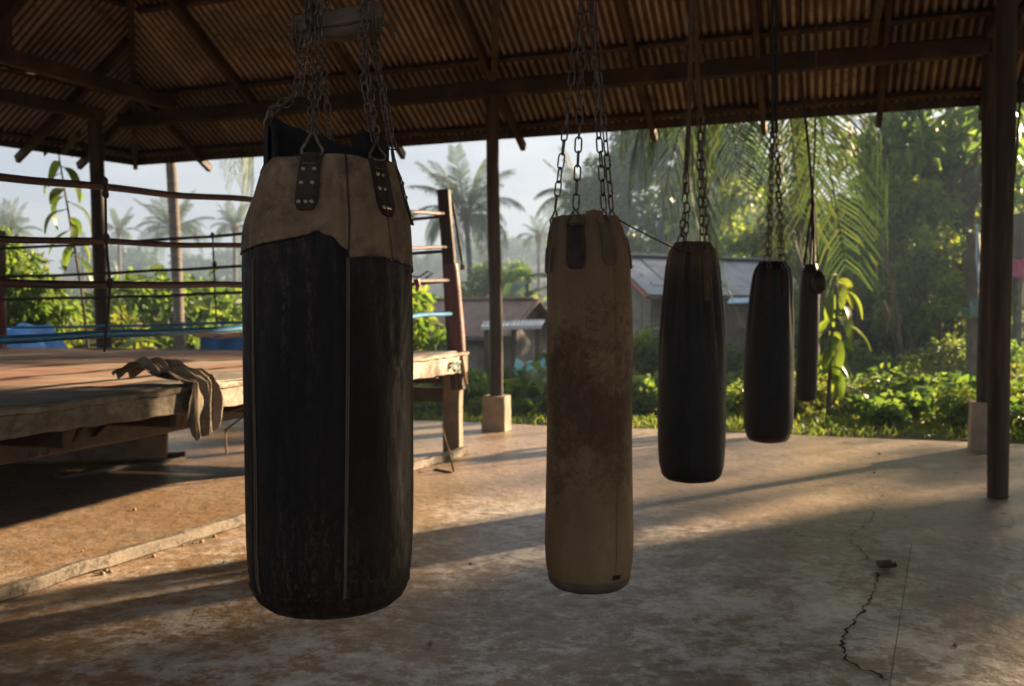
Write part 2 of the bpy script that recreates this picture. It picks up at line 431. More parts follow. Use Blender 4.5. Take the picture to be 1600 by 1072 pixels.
LBLUE = M('faded_light_blue_tarp', [(0.3, (0.28, 0.48, 0.66)), (0.7, (0.46, 0.64, 0.76))], 4, rough=(.4, .6), bump=.3, bscale=12)
ORANGE = M('faded_orange_cloth', [(0.3, (0.55, 0.24, 0.12)), (0.7, (0.70, 0.38, 0.22))], 4, rough=(.7, .9), bump=.2)
PINK = M('pink_cloth', [(0.3, (0.42, 0.08, 0.20)), (0.7, (0.55, 0.15, 0.28))], 5, rough=(.7, .9), bump=.2)
TEALT = M('teal_sheet', [(0.3, (0.05, 0.22, 0.22)), (0.7, (0.12, 0.36, 0.36))], 5, rough=(.4, .6), bump=.2)
REDB = M('red_fascia_paint', [(0.3, (0.26, 0.07, 0.055)), (0.7, (0.42, 0.15, 0.12))], 5, rough=(.5, .7), bump=.2)
GALV = M('weathered_galvanised_iron', [(0.3, (0.24, 0.25, 0.27)), (0.7, (0.42, 0.43, 0.46))], 2, rough=(.4, .6), bump=.1, metal=.2, rnd=.15)
BROOF = M('brown_roof_iron', [(0.3, (0.17, 0.11, 0.085)), (0.7, (0.30, 0.21, 0.165))], 2.2, rough=(.5, .7), bump=.1, rnd=.2)
HROOF = M('dark_old_hut_roof', [(0.3, (0.045, 0.032, 0.025)), (0.7, (0.09, 0.066, 0.052))], 2.2, rough=(.6, .8), bump=.1, rnd=.2)
GWALL = M('grey_house_wall', [(0.3, (0.18, 0.155, 0.13)), (0.7, (0.36, 0.325, 0.28))], 2.5, rough=(.8, .95), bump=.2, rnd=.12)
WHITEW = M('white_enamel', [(0.3, (0.5, 0.5, 0.48)), (0.7, (0.7, 0.7, 0.67))], 6, rough=(.4, .6), bump=.1)
GLASSD = M('dark_window_opening', [(0.3, (0.02, 0.02, 0.02)), (0.7, (0.04, 0.04, 0.045))], 4, rough=(.15, .3), bump=.05)
BARK = M('grey_brown_bark', [(0.3, (0.055, 0.038, 0.026)), (0.6, (0.13, 0.095, 0.066)), (0.75, (0.20, 0.16, 0.12))], 5, 8, .7, (1, 1, .4), rough=(.75, .95), bump=.7, bscale=14, bdist=.03)
PBARK = M('ringed_palm_bark', [(0.3, (0.09, 0.07, 0.058)), (0.6, (0.17, 0.14, 0.12)), (0.75, (0.25, 0.215, 0.19))], 3, 7, .65, (1, 1, 4), rough=(.75, .95), bump=.8, bscale=5, bdist=.05, bstretch=(.4, .4, 5))
STONE = M('pebble_stone', [(0.3, (0.16, 0.12, 0.085)), (0.7, (0.34, 0.27, 0.2))], 20, rough=(.7, .9), bump=.4)
EARTH = M('earth_and_leaf_litter', [(0.3, (0.06, 0.048, 0.026)), (0.55, (0.11, 0.085, 0.048)), (0.75, (0.08, 0.095, 0.03))], .9, 9, .72, rough=(.85, 1), bump=.8, bscale=5, bdist=.06)
LF_MID = leaf_mat('mid_green_leaves', (0.045, 0.078, 0.02), (0.085, 0.135, 0.032), (0.15, 0.19, 0.042))
LF_DARK = leaf_mat('dark_green_leaves', (0.024, 0.046, 0.016), (0.044, 0.078, 0.025), (0.078, 0.11, 0.034), .42)
LF_YEL = leaf_mat('yellow_green_leaves', (0.055, 0.095, 0.018), (0.105, 0.148, 0.028), (0.18, 0.19, 0.036), .52)
LF_GRASS = leaf_mat('grass_blades', (0.055, 0.085, 0.02), (0.10, 0.135, 0.03), (0.18, 0.17, 0.055), .55)
LF_FAR = leaf_mat('far_wood_leaves', (0.022, 0.044, 0.016), (0.042, 0.072, 0.024), (0.075, 0.10, 0.032), .3)
LF_PALM = leaf_mat('palm_leaflets', (0.030, 0.054, 0.022), (0.052, 0.080, 0.030), (0.085, 0.105, 0.036), .3, .62)
LF_BLUE = leaf_mat('bluish_broad_leaves', (0.035, 0.07, 0.048), (0.06, 0.105, 0.07), (0.09, 0.14, 0.085), .35, .35)

# ------------------------------------------------------------------ ground, slab
def sstep(a, b, x):
    t = np.clip((x - a) / (b - a), 0, 1)
    return t * t * (3 - 2 * t)
def gz(x, y):
    x, y = np.asarray(x, float), np.asarray(y, float)
    z = -0.05 - 0.12 * sstep(10.5, 12.5, y)
    fall = sstep(12.5, 26, y) * (1 - sstep(3.5, 8.5, x - (y - 12) * .12))
    z = z - 0.95 * fall
    z = z + 0.05 * np.sin(x * 1.3) * np.sin(y * 1.1) * sstep(11.5, 14, y)
    z = z - 1.5 * sstep(30, 70, y)
    ridge = 11.0 + 2.2 * np.sin(x * .021 + 1) + 1.2 * np.sin(x * .06)
    return z + ridge * sstep(95, 190, y)
def gzf(x, y): return float(gz(x, y))

def terrain():
    ys = np.concatenate([np.linspace(-60, 8, 12), np.linspace(9, 30, 43), np.linspace(31, 90, 40), np.linspace(94, 300, 40)])
    xs = np.concatenate([np.linspace(-420, -32, 34), np.linspace(-30, 30, 81), np.linspace(32, 420, 34)])
    X, Y = np.meshgrid(xs, ys)
    Z = gz(X, Y)
    Z = np.where(Y < 10.0, np.minimum(Z, -0.06), Z)
    vs = np.stack([X, Y, Z], -1).reshape(-1, 3)
    w = len(xs)
    i, j = np.meshgrid(np.arange(w - 1), np.arange(len(ys) - 1))
    a = (j * w + i).ravel()
    q = np.stack([a, a + 1, a + w + 1, a + w], 1)
    me = np_mesh('ground', vs, q, EARTH, True)
    o = reg(bpy.data.objects.new('ground', me), None, V((0, 0, 0)))
    T(o, 'brown earth ground with leaf litter around the open pavilion', 'ground', kind='structure')
terrain()

e = V((.951, -.309, 0)).normalized()      # along the far eave, to the right
n = V((.309, .951, 0)).normalized()       # outward over the far eave
P1 = gnd(776, 672)
def pt(t, i, z=0.0):                      # t along the far post line, i metres inside it
    return V((P1.x, P1.y, 0)) + e * t - n * i + V((0, 0, z))

slab_root = empty('floor', (0, 5, 0))
T(slab_root, 'worn concrete floor of the pavilion with a crack and slab joints', 'floor', kind='structure')
jn = gnd(1390, 1072); jt = (jn - V((P1.x, P1.y, 0))).dot(e)         # joint running away from the camera
je = gnd(1033, 822); ji = -(je - V((P1.x, P1.y, 0))).dot(n)         # joint running across
ijn = -(jn - V((P1.x, P1.y, 0))).dot(n)
for (t0, t1, i0, i1, s0, s1) in ((-14, 11, -.55, ji - .002, 0, 0), (-14, jt - .0012, ji + .002, 15, 0, .112), (jt + .0012, 11, ji + .002, 15, .112, 0)):
    if True:
        nu, nv = 40, 20
        top = random.uniform(-.001, .001)
        def fn(a, b):
            i = i0 + (i1 - i0) * b
            ta, tb_ = t0 + s0 * (ijn - i), t1 + s1 * (ijn - i)
            t = ta + (tb_ - ta) * a
            if i0 < 0 and b == 0:
                i += .12 * mnoise.noise(V((t * .9, 3, 0)))
            return pt(t, i, top)
        mb = MB().grid(fn, nu, nv)
        base = len(mb.v)
        for seq in ([(a / nu, 0) for a in range(nu + 1)], [(1, b / nv) for b in range(nv + 1)], [(1 - a / nu, 1) for a in range(nu + 1)], [(0, 1 - b / nv) for b in range(nv + 1)]):
            edge = [fn(*q) for q in seq]
            mb.rings([edge, [p - V((0, 0, .12)) for p in edge]], False, closed=False)
        mb.build('slab', CONC, slab_root)
# crack: an irregular open fissure and spalls
def ribbon(px, w, name, jag=.012, z=.0045):
    pts = []
    for k in range(len(px) - 1):
        a, b = gnd(*px[k]), gnd(*px[k + 1])
        m = max(3, int((b - a).length / .025))
        for q in range(m):
            pts.append(a.lerp(b, q / m) + V((random.uniform(-jag, jag), random.uniform(-jag, jag), 0)))
    pts.append(gnd(*px[-1]))
    mb = MB(); L_, R_ = [], []
    for k, p in enumerate(pts):
        d = (pts[min(k + 1, len(pts) - 1)] - pts[max(0, k - 1)]).normalized()
        s = V((-d.y, d.x, 0)); ww = w * random.uniform(.25, 1.4) * (.2 if k in (0, len(pts) - 1) else 1)
        L_.append(p + s * ww + V((0, 0, z))); R_.append(p - s * ww + V((0, 0, z)))
    mb.rings([L_, R_], False, closed=False)
    return mb.build(name, CRACK, slab_root, smooth=False)
ribbon([(1372, 895), (1370, 915), (1362, 935), (1345, 960), (1322, 985), (1313, 1010), (1322, 1030), (1345, 1045), (1370, 1055), (1390, 1066)], .0058, 'floor_crack')
ribbon([(1388, 893), (1362, 880), (1340, 855), (1322, 842), (1336, 832), (1358, 818), (1367, 800)], .0026, 'floor_crack', .01)
ribbon([(1358, 892), (1392, 891)], .009, 'floor_crack', .008, .0055)
for px in ([(1345, 966), (1398, 978)], [(1352, 980), (1400, 990)], [(1378, 955), (1405, 962)], [(1340, 998), (1380, 1002)]):
    ribbon(px, .0022, 'floor_crack', .01)

# ------------------------------------------------------------------ the pavilion
pav = empty('open_pavilion', (0, 8, 0))
T(pav, 'open sided timber pavilion with rusted corrugated iron hip roof on wooden posts', 'pavilion')
SL = .51
TC = -5.24
def zmain(t, i): return 3.28 + .012 * t + (i + .9) * SL
HIPK = .81
C3 = pt(TC, -.9)
d_ = V((-.5, -.866, 0)).normalized()
m_ = V((.866, -.5, 0)).normalized()
def lp(s, j, z=0.0): return V((C3.x, C3.y, 0)) + d_ * s + m_ * j + V((0, 0, z))
def zleft(s, j): return zmain(TC, -.9) + SL * j + .012 * HIPK * j - .03 * min(s - HIPK * j, 3)
RIDGE_I = 6.0
def sheet(fp, fz, u0, u1, w0, w1, wmax, name, lift, tilt):
    waves, per = max(3, round((u1 - u0) / .08)), 6
    nu, nv = waves * per, 3
    def fn(a, b):
        u = u0 + (u1 - u0) * a
        top = min(w1, max(w0 + .002, wmax(u) - .06 * max(0, mnoise.noise(V((u * 7, w0, 3)))) - .01))
        w = w0 + (top - w0) * b
        z = fz(u, w) +  .024 * math.sin(a * waves * 2 * math.pi) + lift + tilt * b + .015
        return fp(u, w, z)
    mb = MB().grid(fn, nu, nv)
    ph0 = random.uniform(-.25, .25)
    mb.m = [1 if math.sin(((q % nu) + .5) / per * 2 * math.pi) > .25 + ph0 else 0 for q in range(nu * nv)]  # one side of each wave gets the darker iron, as painted shade
    mb.build(name, (ROOF, ROOF_SHADE), pav, angle=R(80))
imax = lambda t: -.9 + (t - TC) / HIPK
jmax = lambda s: s / HIPK
rows = [(-1.0, 1.55), (1.4, 3.9), (3.75, RIDGE_I)]
k = 0
tt = TC
while tt < 10:
    for ri, (a, b) in enumerate(rows):
        if imax(tt + .87) <= a + .05: continue
        j1 = a + random.uniform(-.03, .03)
        sheet(pt, zmain, tt - .03, tt + .84, j1, b, lambda t: imax(t) , 'roof_sheet', .014 * ri + .008 * (k % 2), random.uniform(-.004, .01))
    tt += .8; k += 1
ss = 0.0; k = 0
while ss < 11:
    for ri, (a, b) in enumerate([(-.1, 2.4), (2.25, 4.8), (4.65, 7.0)]):
        if jmax(ss + .87) <= a + .05: continue
        sheet(lp, zleft, ss - .03, ss + .84, a + random.uniform(-.03, .03), b, jmax, 'roof_sheet', .014 * ri + .008 * (k % 2), random.uniform(-.004, .01))
    ss += .8; k += 1
# the slope behind the ridge, over the camera
def zback(t, i): return zmain(t, RIDGE_I) - (i - RIDGE_I) * SL
tt = -3.2
while tt < 10:
    for (a, b) in ((5.95, 8.6), (8.5, 11.0)):
        sheet(pt, zback, tt - .03, tt + .84, a, b, lambda t: 99, 'roof_sheet', .01 * (a < 7), 0)
    tt += .8
def wood(name, p, q, w, h, mat=DARKW, up=None, seg=4, jit=.004, **kw):
    return MB().beam(p, q, w, h, up, seg=seg, jit=jit, **kw).build(name, mat, pav, angle=R(30))
SN = V((n.x * SL, n.y * SL, 1)).normalized()
SM = V((-m_.x * SL, -m_.y * SL, 1)).normalized()
# wall plates
wood('wall_plate', pt(-4.95 + .25, 0, zmain(-4.7, 0) - .2), pt(4.6, 0, zmain(4.6, 0) - .2), .11, .17, seg=8)
wood('wall_plate', pt(4.62, 0, zmain(4.6, 0) - .2), pt(9.8, 0, zmain(9.8, 0) - .2), .11, .17)
wood('wall_plate', lp(1.15, .9, zleft(1.15, .9) - .2), lp(10, .9, zleft(10, .9) - .2), .1, .14, seg=6)
# purlins
for i in (-.78, .16, 1.25, 2.4, 3.6, 4.8):
    t0 = TC + (i + .9) * HIPK + .08
    wood('purlin', pt(t0, i, zmain(t0, i) - .035), pt(9.9, i, zmain(9.9, i) - .035), .06, .055, up=SN, seg=10, mat=POST if i in (.16,) else DARKW)
for j in (.13, 1.05, 2.2, 3.4, 4.6):
    s0 = j * HIPK + .08
    wood('purlin', lp(s0, j, zleft(s0, j) - .035), lp(10.8, j, zleft(10.8, j) - .035), .06, .055, up=SM, seg=8)
# thin edge boards under the eave
wood('eave_board', pt(TC + .02, -.9, zmain(TC, -.9) - .055), pt(9.9, -.9, zmain(9.9, -.9) - .055), .022, .085, mat=POST, seg=12)
wood('eave_board', lp(.02, 0, zleft(0, 0) - .055), lp(11, 0, zleft(11, 0) - .055), .022, .085, mat=DARKW, seg=8)
# rafters with tails
for t in (-4.2, -2.9, -1.51, -.03, 1.47, 2.62, 3.75, 4.69, 6.2, 7.7, 9.2):
    top = min(RIDGE_I, imax(t) - .05)
    wood('rafter', pt(t, -1.02, zmain(t, -1.02) - .12), pt(t, top, zmain(t, top) - .12), .055, .1, up=SN, seg=5)
for s in (.75, 1.55, 2.9, 4.4, 5.9):
    top = min(5, jmax(s) - .05)
    wood('rafter', lp(s, -.1, zleft(s, -.1) - .12), lp(s, top, zleft(s, top) - .12), .055, .1, up=SM, seg=4)
def hip(k): return V((C3.x, C3.y, 0)) + (d_ * HIPK + m_) * k
wood('hip_rafter', hip(-.02) + V((0, 0, zleft(0, 0) - .09)), hip(6.9) + V((0, 0, zleft(6.9 * HIPK, 6.9) - .09)), .06, .13, seg=6)
wood('ridge_beam', pt(TC + (RIDGE_I + .9) * HIPK, RIDGE_I, zmain(0, RIDGE_I) - .12), pt(9.9, RIDGE_I, zmain(9.9, RIDGE_I) - .1), .07, .16)
# tie beams, king posts, struts
TZ = 3.63
tb0 = pt(-3.93, .06, TZ); tb1 = tb0 + V((-.364, -.931, 0)) * 5.6
wood('tie_beam', tb0, tb1, .1, .15, seg=6)
kp = tb0.lerp(tb1, .40)
wood('king_post', kp + V((0, 0, .05)), kp + V((0, 0, 1.6)), .09, .09, seg=3)
wood('strut', kp + V((-.1, -.2, .2)), kp + V((-.9, .75, 1.0)), .05, .08)
wood('tie_beam', V((P1.x - .03, P1.y + .02, 3.66)), V((.0, 3.0, 3.66)), .065, .12, seg=6)
tb2 = pt(3.62, .06, 3.68); wood('tie_beam', tb2, tb2 - n * 6, .06, .12, mat=POST, seg=5)
tb3 = pt(4.62, .06, 3.72); wood('tie_beam', tb3, tb3 - n * 9, .1, .15, seg=5)
wood('brace', lp(1.5, .95, 3.2), lp(1.1, .1, zleft(1.1, .1) - .12), .05, .07)
hb0, hb1 = V((-.92, 1.4, 4.2)), V((2.75, 8.25, 4.2))
wood('hanging_beam', hb0, hb1, .1, .14, seg=6)
for f in (.02, .5, .97):
    p = hb0.lerp(hb1, f); i_ = -(p - V((P1.x, P1.y, 0))).dot(n); t_ = (p - V((P1.x, P1.y, 0))).dot(e)
    wood('strut', p + V((0, 0, .05)), V((p.x, p.y, (zmain(t_, i_) if i_ < RIDGE_I else zback(t_, i_)) - .02)), .07, .07)
def post(p, top, w, block=None, mat=POST, lean=(0, 0), lab=None, h=None):
    """round-cornered timber post, on a concrete block where there is one"""
    z0 = block[1] if block else 0.0
    x, y = p.x, p.y
    rings = []
    nseg = 14
    for k in range(nseg + 1):
        f = k / nseg; z = z0 + (top - z0) * f
        cx, cy = x + lean[0] * f + .006 * math.sin(f * 7 + x), y + lean[1] * f
        r = w / 2 * (1 + .05 * mnoise.noise(V((x, y, z * 2))) + .06 * (1 - f))
        ring = []
        for q in range(16):
            a = q * math.pi / 8 + .18
            sq = 1 / max(abs(math.cos(a)), abs(math.sin(a)))
            rr = r * (.55 * min(sq, 1.22) + .5) * (1 + .035 * mnoise.noise(V((q * 2.2, z * .7, x))))
            ring.append(V((cx + rr * math.cos(a + .28), cy + rr * math.sin(a + .28), z)))
        rings.append(ring)
    o = MB().rings(rings).build('post', mat, pav, angle=R(50))
    if lab: o['label'] = lab
    if block:
        b = MB(); bw, bz = block
        b.beam(V((x, y, -.02)), V((x, y, bz + .001)), bw * 1.04, bw * 1.04, up=V((math.sin(.3), math.cos(.3), 0)), bev=.07, seg=5, jit=.004, w2=bw * .96, h2=bw * .96)
        b.build('footing_block', BLOCK, o, angle=R(30))
    return o
zpl = lambda t: zmain(t, 0) - .28
post(P1, 3.46 + .0, .118, (.25, .36), lean=(-.045, 0))
post(pt(4.62, 0), zpl(4.6), .11, (.24, .43))
post(gnd(1559, 778), 4.35, .108)
lq = lp(.9 * HIPK + .42, .9); post(lq, zleft(1.1, .9) - .27, .15, lean=(-.1, 0))
post(pt(9.3, 0), zpl(9.3), .12, (.24, .4)); post(lp(5.5, .9), 3.3, .13)
# dangling cord from the right end of the eave, and the pale sign lath on the tie beam
lath = tb0.lerp(tb1, .62)
MB().beam(lath + V((.07, 0, -.02)), lath + V((-.35, -.9, -.02)), .03, .07, seg=3, jit=.002).build('lath', PALEW, pav)

# ------------------------------------------------------------------ chains
def link_mesh(name, pitch, wire, width, n=7, seg=5):
    L2, W2 = pitch / 2 + wire * .9, width / 2
    pts = []
    for k in range(n):
        a = math.pi * k / (n - 1)
        pts.append(V((W2 * math.cos(a), 0, L2 - W2 + W2 * math.sin(a))))
    for k in range(n):
        a = math.pi + math.pi * k / (n - 1)
        pts.append(V((W2 * math.cos(a), 0, -(L2 - W2) + W2 * math.sin(a))))
    rings = []
    for k, p in enumerate(pts):
        d = (pts[(k + 1) % len(pts)] - pts[k - 1]).normalized()
        x = V((0, 1, 0)); y = d.cross(x)
        rings.append([p + (x * math.cos(a) + y * math.sin(a)) * wire for a in [i * 2 * math.pi / seg for i in range(seg)]])
    mb = MB().rings(rings + [rings[0]], False)
    return mb.mesh(name, STEEL, V((0, 0, 0)))
LINKS = {'s': (link_mesh('chain_link', .0215, .0020, .0150), .0215), 'm': (link_mesh('chain_link', .053, .0035, .024), .053),
         'l': (link_mesh('chain_link', .046, .0042, .027), .046)}
def chain(parent, pts, kind='s', twist0=0.0, slack=0.0):
    c = empty('chain', pts[0], parent)
    me, pitch = LINKS[kind]
    pts = [V(p) for p in pts]
    k = 0
    for a, b in zip(pts[:-1], pts[1:]):
        d = b - a
        m = max(1, round(d.length / pitch))
        for q in range(m):
            p = a.lerp(b, (q + .5) / m)
            rot = d.to_track_quat('Z', 'Y') @ Quaternion((0, 0, 1), twist0 + (k % 2) * math.pi / 2 + random.uniform(-.25, .25))
            o = link('chain_link', me, c, p + V((random.uniform(-1, 1), random.uniform(-1, 1), 0)) * .0012, rot, (1, 1, d.length / m / pitch))
            k += 1
    return c

# ------------------------------------------------------------------ punch bags
def smooth_profile(prof):
    """prof: list of (z, r, cx), any order -> dense arrays"""
    prof = sorted(prof)
    z = np.array([p[0] for p in prof]); r = np.array([p[1] for p in prof]); c = np.array([p[2] if len(p) > 2 else 0 for p in prof])
    zz = np.linspace(z[0], z[-1], 90)
    rr, cc = np.interp(zz, z, r), np.interp(zz, z, c)
    kern = np.array([1, 2, 3, 2, 1.]) / 9
    pad = np.pad(rr, 2, mode='edge'); rr = np.convolve(pad, kern, 'valid')
    pad = np.pad(cc, 2, mode='edge'); cc = np.convolve(pad, kern, 'valid')
    return zz, rr, cc
class Bag:
    def __init__(s, x, y, prof, pleat, nth=120):
        s.x, s.y = x, y
        s.z, s.r, s.c = smooth_profile(prof)
        s.pleat, s.nth = pleat, nth
        s.z0, s.z1 = s.z[0], s.z[-1]
    def surf(s, th, z, off=0.0):
        r = float(np.interp(z, s.z, s.r)); c = float(np.interp(z, s.z, s.c))
        r = r * (1 + s.pleat(th, (z - s.z0) / (s.z1 - s.z0))) + off
        return V((s.x + c + r * math.sin(th), s.y - r * math.cos(th), z))
    def normal(s, th, z):
        return V((math.sin(th), -math.cos(th), 0))
    def body(s, parent, mat, rim=.028, name='bag_shell', bulge=.02):
        mb = MB(); rings = []
        r0, r1 = s.r[0], s.r[-1]
        ths = [i * 2 * math.pi / s.nth for i in range(s.nth)]
        def inset(z, f, dz):
            c = float(np.interp(z, s.z, s.c)); ctr = V((s.x + c, s.y, z + dz))
            return [ctr.lerp(s.surf(t, z) + V((0, 0, dz)), f) for t in ths]
        for f, dz in ((.05, -bulge - rim), (.5, -bulge * .8 - rim), (.82, -bulge * .3 - rim), (.93, -rim * .72), (.98, -rim * .35)):
            rings.append(inset(s.z0, f, dz))
        for z in s.z: rings.append([s.surf(t, z) for t in ths])
        for f, dz in ((.97, .004), (.9, .002), (.7, -.012), (.4, -.02), (.05, -.022)):
            rings.append(inset(s.z1, f, dz))
        mb.rings(rings)
        return mb.build(name, mat, parent, angle=R(60))
    def seam(s, parent, f_th, za, zb, w=.0022, name='seam', mat=None, off=.001):
        pts = [s.surf(f_th(k / 40), za + (zb - za) * k / 40, off) for k in range(41)]
        return MB().tube(pts, w, 6).build(name, mat, parent)
    def patch(s, parent, name, mat, th0, th1, z0, z1, off, thick, nu=14, nv=16, round_=0.0):
        """a leather piece lying on the surface"""
        f0 = z0 if callable(z0) else (lambda t: z0); f1 = z1 if callable(z1) else (lambda t: z1)
        def outline(a, b, o):
            if round_ and b < .25:
                w = math.sqrt(max(0, 1 - ((.25 - b) / .25) ** 2)) * (1 - round_) + round_ if False else 1 - round_ * ((.25 - b) / .25) ** 2.2
                a = .5 + (a - .5) * w
            th = th0 + (th1 - th0) * a
            z = f0(th) + (f1(th) - f0(th)) * b
            return s.surf(th, z, o)
        outer = lambda a, b: outline(a, b, off + thick)
        inner = lambda a, b: outline(a, b, off - .004)
        mb = MB().grid(outer, nu, nv)
        per = [(i / nu, 0) for i in range(nu)] + [(1, j / nv) for j in range(nv)] + [(1 - i / nu, 1) for i in range(nu)] + [(0, 1 - j / nv) for j in range(nv)]
        mb.rings([[inner(*q) for q in per], [outer(*q) for q in per]], False)
        return mb.build(name, mat, parent, angle=R(50))

# ---- bag 1: the big one of black leather with a torn brown suede collar
Y1 = 2.3
S1 = F / Y1
X1 = at(515, 600, Y1).x
def pz(v, Y): return zat(v, Y)
ZT = zat(243, 2.165)
prof1 = [(pz(905, Y1), .186), (pz(885, Y1), .194), (pz(840, Y1), .1975), (pz(700, Y1), .199, .001), (pz(560, Y1), .2005, .001), (pz(430, Y1), .199), (pz(380, Y1), .196), (pz(347, Y1), .1925, .001), (pz(326, Y1), .181, .001), (pz(310, Y1), .173, .002), (pz(282, Y1), .163, .003), (pz(262, Y1), .155, .004), (ZT, .141, .006)]
def pleat1(th, f):
    g = lambda c, w: math.exp(-((th - c + math.pi) % (2 * math.pi) - math.pi) ** 2 / (2 * w * w))
    v = .012 * mnoise.noise(V((math.sin(th) * 2.2, math.cos(th) * 2.2, f * 3.2))) + .006 * mnoise.noise(V((math.sin(th) * 6, math.cos(th) * 6, f * 5)))
    v -= .018 * g(.365, .018) + .016 * g(-.86, .02) + .016 * g(1.5, .02)
    if f > .62:
        k = (f - .62) / .38
        v += k * (.040 * math.sin(th * 9 + 3 * f) * .5 + .05 * mnoise.noise(V((math.sin(th) * 4.5, math.cos(th) * 4.5, f * 3))) + .022 * mnoise.noise(V((math.sin(th) * 11, math.cos(th) * 11, f * 5))))
        v += .03 * k * g(.95, .25) * math.sin(th * 24)
    if .5 < f < .72: v += .010 * math.exp(-((f - .6) / .05) ** 2) * g(.9, .35) * math.sin(th * 30 + f * 10)
    return v
b1 = Bag(X1, Y1, prof1, pleat1, 180)
hb = empty('heavy_bag', (X1, Y1, pz(955, Y1)))
T(hb, 'big black leather punch bag with torn brown suede collar and riveted straps', 'punch bag', 'punch bags hanging in a row')
b1.body(hb, LEATHER, .045, bulge=.015)
F1 = Y1 - .19
zc = lambda v: pz(v, F1)
def zlow(th):
    xs = [-3.2, -2.0, -1.3, -1.0, -.7, -.45, -.3, -.2, -.12, -.06, .02, .10, .17, .205, .21, .5, .8, 1.1, 1.6, 2.2, 3.2]
    vs = [392, 395, 388, 384, 379, 374, 371, 366, 362, 369, 371, 384, 391, 393, 404, 401, 404, 411, 420, 405, 392]
    return zc(float(np.interp(th - .2, xs, vs))) + .0025 * mnoise.noise(V((th * 14, 0, 0)))
def ztop(th):
    return ZT + .003 * math.sin(th * 5) - .012 * math.exp(-((th + 1.3) / .35) ** 2)
col = b1.patch(hb, 'collar', SUEDE, -math.pi, math.pi, zlow, ztop, .0008, .0022, 240, 40)
MB().tube([b1.surf(-math.pi + 2 * math.pi * k / 240, zlow(-math.pi + 2 * math.pi * k / 240) + .002, .0022) for k in range(241)], .0024, 6).build('hem', STRAP, col)
b1.seam(col, lambda k: .405 + .012 * math.sin(k * 3), zlow(.405), ztop(.4), .0022, 'seam', STRAP, .0055)
b1.seam(col, lambda k: 1.0 - .06 * k, zlow(1.0), pz(330, Y1), .0016, 'seam', SUEDE, .0055)
for f in (lambda k: .34 + .05 * k, lambda k: .36 + .05 * k, lambda k: -.87 + .03 * math.sin(k * 3), lambda k: -.79 + .01 * math.sin(k * 5), lambda k: 1.5):
    b1.seam(hb, f, pz(903, Y1), zc(402), .0016, 'seam', CANVASD, .0015)
MB().tube([b1.surf(2 * math.pi * k / 120, b1.z0 + .004 + .002 * math.sin(k), .001) for k in range(121)], .0026, 6).build('bottom_seam', LEATHER, hb)

# raised black lining behind the collar
def lin_top(th):
    return float(np.interp(th, [-2.9, -2.4, -1.75, -1.45, -1.2], [pz(232, Y1 + .1), pz(212, Y1 + .1), pz(186, Y1), pz(184, Y1), pz(200, Y1)]))
ln = b1.patch(hb, 'lining_flap', LINER, -2.15 - .9, -1.0, lambda t: ZT - .03, lin_top, -.012, .004, 40, 14)
b1.patch(hb, 'lining_flap', LINER, -1.08, 1.0, lambda t: ZT - .03, lambda t: ZT - .002 + .003 * math.sin(t * 3), -.02, .004, 30, 6)
# the lining sags across the mouth, high on the left and low on the right
def sag(a, b):
    A = V((X1 - .128, Y1 - .03, pz(188, Y1))); B = V((X1 + .125, Y1 + .02, pz(243, Y1)))
    p = A.lerp(B, a); p.z -= .02 * math.sin(a * math.pi) * 0
    return V((p.x, p.y + .02 * math.sin(a * 3), p.z - b * (p.z - ZT + .03) + .004 * mnoise.noise(V((a * 9, b * 4, 0)))))
mb = MB().grid(sag, 24, 8); mb.grid(lambda a, b: sag(a, b) + V((0, .006, -.002)), 24, 8); mb.build('lining_flap', LINER, hb)
b1.patch(hb, 'lining_flap', LINER, .55, 1.5, lambda t: ZT - .03, lambda t: pz(float(np.interp(t, [.55, .75, 1.1, 1.5], [228, 214, 226, 244])), Y1), -.010, .005, 24, 10)
def strap_ring(bag, parent, th, z0, z1, half, mat=STRAP, rivets=True, thick=.006, ringh=.04, off=.006, name='strap'):
    s = bag.patch(parent, name, mat, th - half, th + half, z0, z1, off, thick, 10, 16, round_=.38)
    r = float(np.interp((z0 + z1) / 2, bag.z, bag.r))
    if rivets:
        L_ = z1 - z0
        for fz, fxs in ((.70, (-.55, .5)), (.46, (-.6, .42)), (.13, (-.6, 0, .5))):
            for fx in fxs:
                t2 = th + half * fx; z = z0 + L_ * fz
                p = bag.surf(t2, z, off + thick)
                MB().ball((0, 0, 0), .0052, (10, 5), (1, 1, .55)).build('rivet', RIVET, s, origin=V((0, 0, 0))).matrix_local = Matrix.Translation(p - WL[s.name]) @ bag.normal(t2, z).to_track_quat('Z', 'Y').to_matrix().to_4x4()
        # stitching
        st = MB()
        for k in range(7):
            t2 = th - half * .65 + 1.3 * half * k / 7
            st.tube([bag.surf(t2, z0 + L_ * .8, off + thick + .0005), bag.surf(t2 + half * .11, z0 + L_ * .8, off + thick + .0005)], .0008, 4)
        st.build('stitching', PALEW, s)
    a, b = bag.surf(th - half * 1.02, z1 - .004, off + .004), bag.surf(th + half * 1.02, z1 - .004, off + .004)
    ctr = (a + b) / 2
    top = V((ctr.x * .97 + bag.x * .03, ctr.y * .97 + bag.y * .03, z1 + ringh))
    side = (b - a).normalized()
    pts = [a, a - side * .0015 + V((0, 0, .010)), a.lerp(top, .6) - side * .0045, top - side * .006 + V((0, 0, -.002)), top + V((0, 0, .002)), top + side * .006 + V((0, 0, -.002)), b.lerp(top, .6) + side * .0045, b + side * .0015 + V((0, 0, .010)), b, (a + b) / 2 + V((0, 0, -.003)), a]
    MB().tube(pts, .0036, 7).build('triangle_ring', STEEL, s)
    return top
zs0, zs1 = pz(329, F1 + .02), ZT + .004
tl = strap_ring(b1, hb, -.07, zs0, zs1, .135, ringh=pz(205, F1) - zs1)
